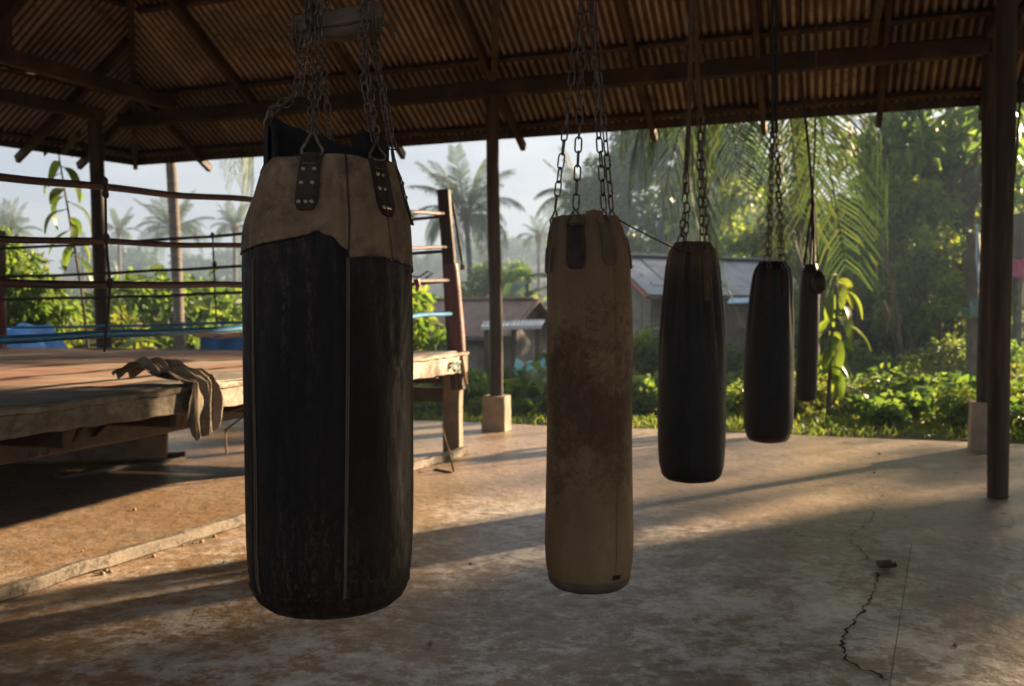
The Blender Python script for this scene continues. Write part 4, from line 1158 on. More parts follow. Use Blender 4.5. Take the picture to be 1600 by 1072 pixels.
o = deadleaf(None, .13, 0).build('dead_leaf', ROPEB); o.location = gnd(1384, 888, .008); o.rotation_euler = (0.1, .0, .7)
T(o, 'curled brown dead leaf lying on the floor crack', 'leaf')

# ------------------------------------------------------------------ foliage
def leaves(P, D, LEN, WID, droop=0.25, fold=0.25, rg=rng):
    """many folded leaves -> verts, quads. P base points, D unit directions"""
    n_ = len(P)
    rnd = rg.normal(size=(n_, 3))
    S = np.cross(D, rnd); S /= np.linalg.norm(S, axis=1, keepdims=True) + 1e-9
    U = np.cross(S, D)
    Lc = LEN[:, None] if hasattr(LEN, 'shape') else np.full((n_, 1), LEN)
    Wc = WID[:, None] if hasattr(WID, 'shape') else np.full((n_, 1), WID)
    mid = P + D * Lc * .45
    a = mid + S * Wc * .5 + U * Wc * fold
    b = mid - S * Wc * .5 + U * Wc * fold
    tip = P + D * Lc; tip[:, 2] -= (Lc * droop)[:, 0]
    vs = np.stack([P, a, tip, b], 1).reshape(-1, 3)
    q = np.arange(4 * n_).reshape(-1, 4)
    return vs, q
def unit(a): return a / (np.linalg.norm(a, axis=1, keepdims=True) + 1e-9)
def crown_mesh(name, blobs, N_, LEN, WID, mat, shell=.45, down=.25, rg=rng, lv=.35):
    B = np.array(blobs, float)
    vol = (B[:, 3] * B[:, 4] * B[:, 5]) ** .7; pick = rg.choice(len(B), N_, p=vol / vol.sum())
    d = unit(rg.normal(size=(N_, 3)))
    r = rg.random(N_) ** shell
    # twigs: leaves gather in small tufts
    tuft = rg.integers(0, 90, N_)
    key = (pick * 97 + tuft)
    trg = np.random.default_rng(5)
    tdir = unit(trg.normal(size=(len(B) * 97 + 100, 3)))
    tr = trg.random(len(B) * 97 + 100) ** shell
    use = rg.random(N_) < .75
    d = np.where(use[:, None], unit(tdir[key] + .22 * d), d)
    r = np.where(use, np.clip(tr[key] + rg.normal(size=N_) * .07, 0, 1.1), r)
    P = B[pick, :3] + d * B[pick, 3:6] * r[:, None]
    D = unit(d * .6 + rg.normal(size=(N_, 3)) * .7 + np.array([0, 0, -down]))
    ln = LEN * (1 - lv + 2 * lv * rg.random(N_)); vs, q = leaves(P, D, ln, ln * (WID / LEN), rg=rg)
    return np_mesh(name, vs, q, mat)
def limb_trunk(base, pts_r, limbs, mat=BARK, n_=9):
    mb = MB()
    mb.tube([p for p, r in pts_r], [r for p, r in pts_r], n_)
    for p, q, r in limbs:
        p, q = V(p), V(q); m = p.lerp(q, .5) + V((random.uniform(-.15, .15), random.uniform(-.15, .15), random.uniform(0, .25))) * (q - p).length * .5
        mb.tube([p, p.lerp(m, .5) * 1.0, m, m.lerp(q, .6), q], [r, r * .85, r * .65, r * .42, r * .18], 6)
    return mb
def random_blobs(rg, n_, c, R3, size):
    out = []
    for k in range(n_):
        d = unit(rg.normal(size=(1, 3)))[0] * rg.random() ** .45
        s = size * (.6 + .8 * rg.random())
        out.append((c[0] + d[0] * R3[0], c[1] + d[1] * R3[1], c[2] + d[2] * R3[2], s, s, s * .72))
    return out
PROTO = {}
def tree_proto(kind, rg, height, c_h, R3, nb, bs, N_, LEN, WID, mat, trunk_r, stems=1, down=.25):
    """crown + trunk meshes in local coordinates (base at the origin)"""
    blobs = random_blobs(rg, nb, (0, 0, c_h), R3, bs)
    cm = crown_mesh('crown', blobs, N_, LEN, WID, mat, rg=rg, down=down)
    mb = MB()
    for s in range(stems):
        a = 2 * math.pi * s / max(1, stems) + rg.random()
        off = V((math.cos(a), math.sin(a), 0)) * (.12 if stems > 1 else 0) * trunk_r * 8
        topc = V((0, 0, c_h)) + V((math.cos(a) * R3[0] * .35, math.sin(a) * R3[1] * .35, R3[2] * .3)) * (1 if stems > 1 else .3)
        b0 = off - V((0, 0, .25)); mid = b0.lerp(topc, .5) + V((rg.normal() * .12, rg.normal() * .12, 0)) * height * .12
        mb.tube([b0, b0.lerp(mid, .5), mid, mid.lerp(topc, .5), topc], [trunk_r * 1.25, trunk_r, trunk_r * .85, trunk_r * .6, trunk_r * .25], 9)
        for k in range(max(2, nb // (2 * stems))):
            bl = blobs[int(rg.integers(0, nb))]
            f = .45 + .5 * rg.random(); st = mid.lerp(topc, f - .45) if f > .45 else mid
            q = V(bl[:3]); m = st.lerp(q, .5) + V((0, 0, .1 * height * rg.random()))
            mb.tube([st, m, q], [trunk_r * .45, trunk_r * .28, trunk_r * .08], 6)
    tm = mb.mesh('trunk', BARK, V((0, 0, 0)))
    PROTO[kind] = (cm, tm)
def plant(kind, name, x, y, label, cat, group=None, rz=None, sc=1.0, z=None, parts=('crown', 'trunk')):
    cm, tm = PROTO[kind]
    o = empty(name, (x, y, gzf(x, y) if z is None else z))
    T(o, label, cat, group)
    link(parts[0], cm, o, WL[o.name])
    if tm: link(parts[1], tm, o, WL[o.name])
    o.rotation_euler.z = random.uniform(0, 6.28) if rz is None else rz
    o.scale = (sc, sc, sc * random.uniform(.93, 1.07)) if not hasattr(sc, '__len__') else sc
    return o
g_ = np.random.default_rng(21)
tree_proto('tall', g_, 7, 4.6, (2.1, 2.1, 2.3), 24, .6, 2700, .30, .14, LF_MID, .10, 3)
tree_proto('tall_yellow', g_, 6, 4.0, (1.8, 1.8, 2.3), 22, .56, 2600, .28, .13, LF_YEL, .055, 3)
tree_proto('big', g_, 10, 6.5, (3.0, 3.0, 2.8), 30, .95, 12000, .26, .13, LF_DARK, .2, 1)
tree_proto('round', g_, 7, 4.2, (2.3, 2.3, 2.1), 20, .9, 5200, .28, .14, LF_MID, .14, 1)
tree_proto('sparse', g_, 7, 4.2, (2.2, 2.2, 2.4), 16, .55, 1250, .2, .09, LF_MID, .08, 2)
tree_proto('bush', g_, 2, 1.0, (.75, .75, .65), 12, .42, 1500, .17, .085, LF_MID, .03, 4)
tree_proto('bush_yellow', g_, 2, .95, (.75, .75, .6), 12, .4, 1300, .19, .085, LF_YEL, .03, 4)
tree_proto('bush_dark', g_, 2, 1.0, (.85, .85, .65), 12, .46, 1700, .17, .085, LF_DARK, .03, 4)
tree_proto('weed', g_, 1, .32, (.34, .34, .24), 8, .2, 700, .11, .05, LF_GRASS, .012, 3)
tree_proto('weed_broad', g_, 1, .30, (.38, .38, .2), 7, .2, 330, .17, .11, LF_MID, .012, 3, .45)

def blade(L_, W_, curve, nseg=7, fold=.22, tip=.02, wf=None):
    """one long leaf along +X arching down, with a midrib fold and a rib"""
    mb = MB()
    def c(t): return V((L_ * (t - .12 * curve * t * t * t), 0, L_ * (.30 * t - .75 * curve * t * t)))
    wf = wf or (lambda t: math.sin(math.pi * min(1, .06 + t * .94)) ** .65)
    rows = []
    for k in range(nseg + 1):
        t = k / nseg; w = max(tip, W_ * wf(t)) / 2
        p = c(t); rows.append([p + V((0, -w, w * fold)), p, p + V((0, w, w * fold))])
    mb.rings(rows, False, closed=False)
    return mb, c
def blade_mesh(L_, W_, curve, mat, stalk=.25, name='leaf', **k):
    mb, c = blade(L_, W_, curve, **k)
    mb.tube([V((-stalk * L_, 0, -.1 * L_ * stalk)), V((0, 0, 0)), c(.4), c(.8)], [.014 * L_ * 1.3, .012 * L_, .009 * L_, .004 * L_], 5)
    return mb.mesh(name, mat, V((0, 0, 0)))
BAN = [blade_mesh(1.25, .34, c, LF_YEL if c > .9 else LF_MID, nseg=9) for c in (.35, .7, 1.05)]
BANB = [blade_mesh(1.25, .36, c, LF_BLUE, nseg=9) for c in (.4, .75, 1.05)]
LANCE = [blade_mesh(.34, .10, c, LF_MID, stalk=.12) for c in (.6, 1.0, 1.4)]
YEL = [blade_mesh(.42, .13, c, LF_YEL, stalk=.15) for c in (.5, .9, 1.3)]
TARO = [blade_mesh(.30, .24, c, LF_MID, stalk=1.1, fold=.12) for c in (.5, .9)]
def clump(name, x, y, meshes, n_, z0, z1, spread, label, cat, group=None, stem_r=.05, sc=(.8, 1.15), tilt=(-.9, .3), z=None, lean=V((0, 0, 0)), stem_mat=BARK):
    """a plant of single large leaves round one or more stems"""
    zb = gzf(x, y) if z is None else z
    o = empty(name, (x, y, zb)); T(o, label, cat, group)
    MB().tube([V((x, y, zb - .1)), V((x, y, zb + z1 * .5)) + lean * .4, V((x, y, zb + z1)) + lean], [stem_r, stem_r * .8, stem_r * .4], 8).build('stem', stem_mat, o)
    for k in range(n_):
        f = random.random(); a = k * 2.4 + random.uniform(-.4, .4)
        hz = z0 + (z1 - z0) * (k + 1) / n_
        p = V((x, y, zb + hz)) + lean * (hz / z1) ** 1.3 + V((math.cos(a), math.sin(a), 0)) * spread
        l = link('leaf', random.choice(meshes), o, p, (0, random.uniform(*tilt), a), random.uniform(*sc))
        l.rotation_euler = (random.uniform(-.3, .3), random.uniform(*tilt) * (1 - .6 * k / n_), a)
    return o

# palms
def frond_mesh(L_, arch, nl=46, ll=.62, hang=.55, mat=LF_PALM):
    mb = MB()
    def c(t): return V((L_ * (t - .28 * arch * t ** 2.5), 0, L_ * (.42 * t - .80 * arch * t * t)))
    pts = [c(k / 14) for k in range(15)]
    mb.tube(pts, [.035 * (1 - .85 * k / 14) * L_ / 3 for k in range(15)], 5)
    for k in range(nl):
        t = .14 + .86 * k / (nl - 1)
        p = c(t); tg = (c(min(1, t + .02)) - c(t - .02)).normalized()
        l0 = ll * L_ / 3 * (.45 + .75 * math.sin(math.pi * (.12 + .80 * t)) ** 1.0) * random.uniform(.88, 1.1)
        for s in (-1, 1):
            if random.random() < .05: continue
            sw = random.uniform(.42, .62) + .5 * t
            d = (V((0, s, 0)) + tg * sw + V((0, 0, .18))).normalized()
            hg = hang * random.uniform(.7, 1.3)
            q1 = p + d * l0 * .45 + V((0, 0, -hg * l0 * .12))
            q2 = p + d * l0 * .80 + V((0, 0, -hg * l0 * .48)); q3 = p + d * l0 * (.98 - .2 * hg) + V((0, 0, -hg * l0 * 1.0))
            w = .019 * L_ / 3 * random.uniform(.8, 1.2)
            wv = tg * w
            mb.add([p - wv * .6, p + wv * .6, q1 + wv, q1 - wv, q2 + wv * .8, q2 - wv * .8, q3], [(0, 1, 2, 3), (3, 2, 4, 5), (5, 4, 6)])
    return mb.mesh('frond', mat, V((0, 0, 0)), False)
FRONDS = [frond_mesh(3.0, a, hang=h) for a, h in ((.25, .35), (.5, .5), (.75, .7), (1.05, .9), (1.35, 1.1))]
BIGF = [frond_mesh(3.2, a, nl=60, ll=.75, hang=h) for a, h in ((.4, .6), (.8, .8), (1.15, 1.0), (1.5, 1.15))]
def palm(x, y, top, label, group=None, n_=22, fl=1.0, r=.13, lean=(0, 0), name='coconut_palm', fronds=FRONDS, az=None, dead=3):
    zb = gzf(x, y)
    o = empty(name, (x, y, zb)); T(o, label, 'palm tree', group)
    tp = V((x + lean[0], y + lean[1], top))
    pts, rr = [], []
    for k in range(15):
        f = k / 14
        pts.append(V((x, y, zb - .2)).lerp(tp, f) + V((lean[0] * (f * f - f), lean[1] * (f * f - f), 0)))
        rr.append(r * (1.35 - .5 * min(1, f * 4) ** .5 + .04 * (k % 2)) * (1 - .12 * f))
    mb = MB()
    fine, fr = [], []
    for k in range(14):
        for q in range(4):
            fine.append(pts[k].lerp(pts[k + 1], q / 4)); fr.append((rr[k] + (rr[k + 1] - rr[k]) * q / 4) * (1 + (.035 if q == 0 else 0)))
    mb.tube(fine, fr, 12); mb.build('trunk', PBARK, o)
    MB().ball(tp + V((0, 0, .05)), r * 1.7, (10, 6), (1, 1, 1.5), .12).build('crownshaft', BARK, o)
    dr = random.uniform(-.12, .22) if az is None else 0
    lst = az or [None] * int(n_ * random.uniform(.75, 1.1))
    nn = len(lst)
    for k, a in enumerate(lst):
        f = k / max(1, nn - 1)
        idx = min(len(fronds) - 1, int(f * len(fronds) * .999))
        el = None
        if isinstance(a, tuple): a, idx, el = a
        a = (k * 2.399 + random.uniform(-.25, .25)) if a is None else a
        el = (-.95 + 1.05 * f + dr * f + random.uniform(-.15, .15)) if el is None else el
        link('frond', fronds[idx], o, tp + V((math.cos(a), math.sin(a), 0)) * r * .8 + V((0, 0, .12 * (1 - f))), (random.uniform(-.25, .25), el + random.uniform(-.12, .12), a), fl * random.uniform(.88, 1.1))
    return o
def U(u, Y): return (u - 800) / F * Y
# the palm rising beside the right hand bags, its crown above the eave
palm(U(1266, 14), 14, 4.75, 'close coconut palm with big hanging fronds and grey trunk behind the row of bags', r=.16, lean=(-.32, -.1), fronds=BIGF, fl=1.0,
     az=[(a, i, el) for a, i, el in ((3.25, 2, .05), (3.6, 3, .1), (3.95, 2, .2), (4.35, 3, .05), (4.6, 3, .4), (4.95, 3, .85), (2.9, 1, -.1), (2.3, 1, -.2), (1.5, 1, -.4), (4.1, 1, -.45), (5.3, 1, -.6), (.3, 0, -.8), (2.6, 0, -.6), (4.6, 0, -.7), (3.1, 3, .35), (.9, 0, -.7))])
# palm on the left whose trunk passes behind the ring ropes
palm(U(281, 17), 17, 5.35, 'grey palm trunk standing behind the ring ropes, only its lowest fronds showing', r=.115, lean=(-.22, 0), fronds=BIGF, fl=.8,
     az=[(5.9, 3, .1), (.1, 3, .25), (5.4, 2, .0), (.7, 2, -.2), (1.6, 1, -.3), (2.4, 2, -.4), (3.2, 1, -.4), (4.0, 1, -.4), (4.8, 1, -.3), (2.8, 0, -.7), (1.0, 0, -.7), (5.0, 0, -.7)])
def far_palm(u, v, Y, fl, label, n_=24, r=.17, lean=0.0, group=None):
    return palm(U(u, Y) - lean, Y, zat(v, Y), label, group, n_, fl, r, (lean, 0))
far_palm(728, 338, 46, 1.02, 'tall coconut palm between the big bag and the slotted centre post', 30, .16, -.35)
far_palm(906, 315, 50, .92, 'coconut palm half hidden behind the top of the tan bag', 24, .16, .3)
far_palm(272, 362, 62, .86, 'coconut palm standing just behind the grey palm trunk', 24, .2, -.3)
far_palm(188, 362, 88, .74, 'faint misty palm between the pavilion post and the grey palm trunk', 20, .2)
far_palm(368, 356, 74, .72, 'misty palm next to the top of the big bag', 20, .2)
far_palm(14, 372, 60, .8, 'palm at the picture edge above the leafy tree', 20, .2)
far_palm(132, 392, 110, .7, 'very faint palm low on the misty skyline beside the post', 16, .2)
far_palm(842, 372, 80, .6, 'small misty palm between centre post and tan bag', 18, .2)
far_palm(585, 340, 70, .8, 'misty palm hidden behind the big bag', 18, .2)
far_palm(1120, 360, 40, .85, 'palm with yellowing fronds above the grey roofed house', 22, .15, .2)

# trees on the right
for k, (u, Y, kind, sc, lab) in enumerate((
        (1470, 19.5, 'tall', 1.05, 'many stemmed tree with dark forked trunks before the right hand posts'),
        (1400, 22, 'tall_yellow', .78, 'slender yellow green tree left of the forked tree'),
        (1345, 25, 'tall', .68, 'mid green tree behind the close palm'),
        (1530, 23, 'tall', 1.1, 'tall dense tree behind the tarp pole'),
        (1600, 27, 'tall_yellow', 1.1, 'yellow green tree above the dark hut'),
        (1440, 30, 'round', .9, 'large rounded tree behind the forked tree'),
        (1300, 36, 'round', .9, 'broad rounded tree far behind the slim bag'),
        (1420, 18, 'tall_yellow', .62, 'small yellow leaved tree growing under the forked tree'),
        (1452, 17.0, 'tall_yellow', .45, 'small yellow green sapling left of the tarp pole'),
        (1360, 20, 'tall', .62, 'young green tree beside the drooping bright leaves'),
        (1255, 30, 'round', .85, 'round tree behind the palm trunk'),
        (1180, 34, 'tall_yellow', 1.0, 'yellowish tree between the grey roofed house and the palm'))):
    plant(kind, 'broadleaf_tree', U(u, Y), Y, lab, 'tree', sc=sc)
plant('big', 'broadleaf_tree', U(1040, 46), 46, 'great round hazy tree beyond the grey roofed house', 'tree', sc=(1.4, 1.4, 1.42))
plant('big', 'broadleaf_tree', U(1120, 52), 52, 'second hazy dark tree behind the third bag straps', 'tree', sc=1.15)
plant('round', 'broadleaf_tree', U(985, 52), 52, 'low rounded hazy tree left of the great round tree', 'tree', sc=1.15)
plant('tall_yellow', 'broadleaf_tree', U(822, 33), 33, 'yellow green tree beyond the brown roofed house', 'tree', sc=.62)
plant('round', 'broadleaf_tree', U(775, 35), 35, 'dark green tree behind the centre post', 'tree', sc=.62)
plant('round', 'broadleaf_tree', U(10, 13.5), 13.5, 'leafy tree at the picture edge behind the red ring post', 'tree', sc=.40)
plant('tall_yellow', 'broadleaf_tree', U(45, 16), 16, 'yellow green young tree beside the blue tarp sheet', 'tree', sc=.42)
# trees outside the frame on the right that shade the floor
for k, (x, y, kind, sc) in enumerate(((12.5, 5.0, 'big', .8), (14.5, 8.0, 'sparse', 1.15), (13.2, 11.8, 'sparse', 1.05), (14.2, 14.2, 'big', (.5, .5, .95)), (15.0, 12.0, 'sparse', (1.1, 1.1, 1.25)), (14.0, 16.0, 'sparse', .78), (14.0, 8.4, 'tall', .85), (12, 1.5, 'big', .8), (13, -3, 'round', .95), (16.5, 10.6, 'sparse', 1.1), (18, 5, 'big', 1.0), (17.5, 17.0, 'sparse', .9), (15, -8, 'big', .9))):
    plant(kind, 'broadleaf_tree', x, y, 'tree of the dense row along the open right side of the pavilion', 'tree', 'trees along the open side of the pavilion', sc=sc, z=-.1)
# bushes: two bands of them beyond the floor
def bush_band(group, label, kinds, pts, sc=(.8, 1.3)):
    for (u, Y) in pts:
        kd = random.choice(kinds)
        lab = {'bush': 'mid green leafy bush ', 'bush_yellow': 'yellow green bush ', 'bush_dark': 'dark green bush ', 'weed': 'pale green weed tuft ', 'weed_broad': 'broad leaved weed '}[kd]
        for lim, wh in ((150, 'near the red ring post'), (385, 'behind the ring ropes'), (655, 'behind the big bag'), (765, 'left of the centre post'), (850, 'right of the centre post'), (990, 'behind the tan bag'), (1135, 'behind the third bag'), (1245, 'behind the fourth bag'), (1330, 'beyond the slim bag'), (1420, 'between slim bag and forked tree'), (1510, 'by the forked tree'), (9999, 'by the right hand posts')):
            if u < lim: break
        scl = random.uniform(*sc); q_ = (scl - sc[0]) / (sc[1] - sc[0])
        lab = ('small ' if q_ < .33 else 'large ' if q_ > .67 else 'middling ') + lab.strip() + ' ' + wh + (', close to the floor' if Y < 11.5 else ', farther back' if Y > 19 else '')
        x = U(u, Y)
        plant(kd, 'weed' if kd.startswith('weed') else 'bush', x, Y, lab, 'weed' if kd.startswith('weed') else 'bush', group, sc=scl, parts=('foliage', 'stems'))
def scat(n_, u0, u1, y0, y1): return [(random.uniform(u0, u1), random.uniform(y0, y1)) for _ in range(n_)]
bush_band('bushes beyond the boxing ring', 'in the thicket beyond the boxing ring', ('bush', 'bush_yellow', 'bush_yellow', 'bush'), scat(44, -60, 630, 17, 34), (.9, 1.55))
bush_band('bushes beyond the boxing ring', 'in the thicket beyond the boxing ring', ('bush_yellow', 'bush', 'bush_dark'), scat(20, -40, 720, 40, 60), (1.5, 2.5))
bush_band('bushes behind the bags', 'in the undergrowth behind the hanging bags', ('bush', 'bush_yellow', 'bush_dark'), scat(26, 830, 1290, 15.5, 21), (.34, .62))
bush_band('bushes before the brown roofed house', 'in front of the brown roofed house', ('bush', 'bush_dark', 'bush'), [(672, 14), (705, 16), (738, 13.5), (700, 18), (745, 17), (790, 14.5), (840, 15.5), (815, 19), (850, 18), (660, 18)], (.25, .42))
bush_band('bushes under the right hand trees', 'under the trees by the posts', ('bush', 'bush_yellow', 'bush_dark', 'bush'), scat(22, 1290, 1680, 15, 19.5), (.3, .6)); bush_band('bushes under the right hand trees', '', ('bush', 'bush_yellow', 'bush_yellow', 'bush'), scat(24, 1280, 1680, 20, 30), (.7, 1.3))
bush_band('weeds along the floor edge', 'along the edge of the concrete floor', ('weed', 'weed', 'weed_broad'), [(u, 10.15 - .325 * (u - 780) / 150 * .9 + random.uniform(1.3, 3.2)) for u in np.linspace(650, 1700, 34)], (.35, .8))
bush_band('weeds in the clearing', 'in the clearing behind the bags', ('weed', 'weed_broad', 'weed_broad'), scat(50, 820, 1650, 11.8, 16.0), (.6, 1.25))
bush_band('weeds behind the ring', 'on the ground behind the boxing ring', ('weed', 'weed_broad'), scat(16, -40, 660, 12.8, 16), (1.0, 1.8))
bush_band('tall bushes under the right hand trees', '', ('bush_yellow', 'bush_yellow', 'bush'), scat(18, 1290, 1545, 19, 25), (1.05, 1.7))
bush_band('bushes behind the bags', '', ('bush_yellow',), [(1006, 14.6), (1018, 16)], (.6, .72))
# grass
def grass(N_, x0, x1, y0, y1, name, label, h=(.08, .26)):
    x = rng.uniform(x0, x1, N_ * 2); y = rng.uniform(y0, y1, N_ * 2)
    inner = ((x - P1.x) * n.x + (y - P1.y) * n.y) > .62 + .35 * np.abs(np.sin(x * 1.9) * np.sin(x * .7 + 1)) + .15 * rng.random(N_ * 2)
    dens = np.sin(x * 1.1 + 2) * np.sin(y * .9) + np.sin(x * 2.7) * np.sin(y * 2.3 + x) * .6
    keep = inner & (rng.random(N_ * 2) < .62 + .3 * dens)
    x, y = x[keep][:N_], y[keep][:N_]; m = len(x)
    P = np.stack([x, y, gz(x, y) - .01], 1)
    D = unit(np.stack([rng.normal(size=m) * .45, rng.normal(size=m) * .45, np.ones(m)], 1))
    ln = rng.uniform(h[0], h[1], m)
    vs, q = leaves(P, D, ln, .007 + ln * .035, droop=.3, fold=.1)
    o = reg(bpy.data.objects.new(name, np_mesh(name, vs, q, LF_GRASS)), None, V((0, 0, 0)))
    T(o, label, 'grass', kind='stuff')
grass(95000, -6, 14, 9.0, 18, 'grass', 'short green grass and low weeds covering the ground beyond the floor')
# ground cover of broad leaves
def cover(N_, x0, x1, y0, y1, name, label, mat, ls=(.06, .15), hh=.28):
    x = rng.uniform(x0, x1, N_); y = rng.uniform(y0, y1, N_)
    off = ((x - P1.x) * n.x + (y - P1.y) * n.y)
    keep = (off > 3.3 + 1.2 * np.sin(x * 1.3) + .5 * np.sin(x * 3.1)) & (rng.random(N_) < .55 + .45 * np.sin(x * .8 + y) * np.sin(y * .9 - x * .3))
    x, y = x[keep], y[keep]; m = len(x)
    P = np.stack([x, y, gz(x, y) + rng.random(m) * hh * (.35 + .65 * np.abs(np.sin(x * 1.7) * np.sin(y * 1.3)))], 1)
    D = unit(np.stack([rng.normal(size=m), rng.normal(size=m), .35 + .3 * rng.normal(size=m)], 1))
    ln = rng.uniform(ls[0], ls[1], m)
    vs, q = leaves(P, D, ln, ln * .6, droop=.3)
    o = reg(bpy.data.objects.new(name, np_mesh(name, vs, q, mat)), None, V((0, 0, 0)))
    T(o, label, 'undergrowth', kind='stuff')
cover(20000, -4, 16, 10, 26, 'undergrowth', 'tangled low broad leaved undergrowth behind the bags and under the trees', LF_MID)
cover(22000, -22, -1, 12.6, 34, 'undergrowth', 'low sunlit undergrowth behind the boxing ring', LF_YEL, (.1, .26), .6)
# mist covered woods
def far_wood(name, label, N_, x0, x1, y0, y1, ln, hmax, nt):
    tx = rng.uniform(x0, x1, nt); ty = rng.uniform(y0, y1, nt); ts = rng.uniform(.5, 1.0, nt)
    pk = rng.integers(0, nt, N_)
    d = unit(rng.normal(size=(N_, 3))); r = rng.random(N_) ** .35
    s = (hmax * ts)[pk]
    P = np.stack([tx[pk] + d[:, 0] * r * s * .55, ty[pk] + d[:, 1] * r * s * .55, gz(tx[pk], ty[pk]) + s * .55 + d[:, 2] * r * s * .5], 1)
    D = unit(rng.normal(size=(N_, 3)) + np.array([0, 0, -.2]))
    L_ = ln * (.6 + .8 * rng.random(N_)); vs, q = leaves(P, D, L_, L_ * .55)
    o = reg(bpy.data.objects.new(name, np_mesh(name, vs, q, LF_FAR)), None, V((0, 0, 0)))
    T(o, label, 'woods', kind='stuff')
far_wood('woods', 'misty woods covering the far slope below the skyline', 70000, -150, 170, 100, 200, 1.5, 6.0, 420)
far_wood('woods', 'hazy belt of scrub and low trees in the valley before the slope', 60000, -70, 80, 44, 92, .6, 2.6, 300)

# single plants with large leaves
clump('mango_sapling', U(150, 11.6), 11.6, LANCE, 16, 1.9, 3.25, .05, 'slender sapling with big drooping dark leaves beside the pavilion post', 'sapling', stem_r=.022, lean=V((-.42, 0, 0)), sc=(.9, 1.3), tilt=(.3, 1.1))
clump('croton_bush', U(190, 12.4), 12.4, YEL, 22, .15, .95, .06, 'bright yellow green upright leaved shrub behind the ring', 'shrub', stem_r=.03, sc=(1.0, 1.5), tilt=(-1.1, -.1))
clump('papaya_plant', U(1294, 10.9), 10.9, YEL, 26, .55, 1.75, .05, 'backlit bright green plant with hanging leaves right behind the slim bag', 'plant', stem_r=.03, sc=(.75, 1.25), tilt=(.0, 1.2), z=-.1, lean=V((.08, 0, 0)))
clump('banana_plant', U(824, 29), 29, BANB, 9, 1.6, 3.4, .06, 'banana plant with broad bluish drooping leaves behind the tan bag', 'banana plant', stem_r=.1, tilt=(-.6, .5), sc=(1.1, 1.5), stem_mat=LF_BLUE)
clump('banana_plant', U(1030, 15), 15, BAN, 7, .6, 1.2, .05, 'young banana plant in front of the grey roofed house', 'banana plant', stem_r=.06, sc=(.45, .7), stem_mat=LF_MID)
clump('banana_plant', U(820, 12.2), 12.2, BAN[1:], 4, .35, .7, .05, 'low banana shoot right of the centre post block', 'banana plant', stem_r=.03, sc=(.35, .5), stem_mat=LF_MID)
for k, (u, Y, lab) in enumerate(((1395, 11.6, 'taro clump with broad dark leaves before the forked tree'), (1450, 11.8, 'taro clump with broad leaves left of the concrete footing'), (1330, 12.4, 'taro clump with broad leaves beyond the slim bag'), (1170, 13, 'taro clump between the third and fourth bags'))):
    clump('taro_plant', U(u, Y), Y, TARO, 9, .25, .5, .1, lab, 'taro plant', stem_r=.015, tilt=(-.5, .6), sc=(.7, 1.2), stem_mat=LF_MID)
# thin leaning stems among the right hand trees
for (u0, v0, u1, v1, Y, lab) in ((1366, 330, 1412, 575, 16, 'thin leaning sapling stem crossing the green behind the slim bag'), (1386, 520, 1378, 470, 15, 'short bare stake in the undergrowth')):
    o = MB().tube([at(u1, v1, Y), at((u0 + u1) / 2 + 6, (v0 + v1) / 2, Y), at(u0, v0, Y)], [.04, .032, .018], 8).build('sapling_stem', BARK)
    T(o, lab, 'stem')

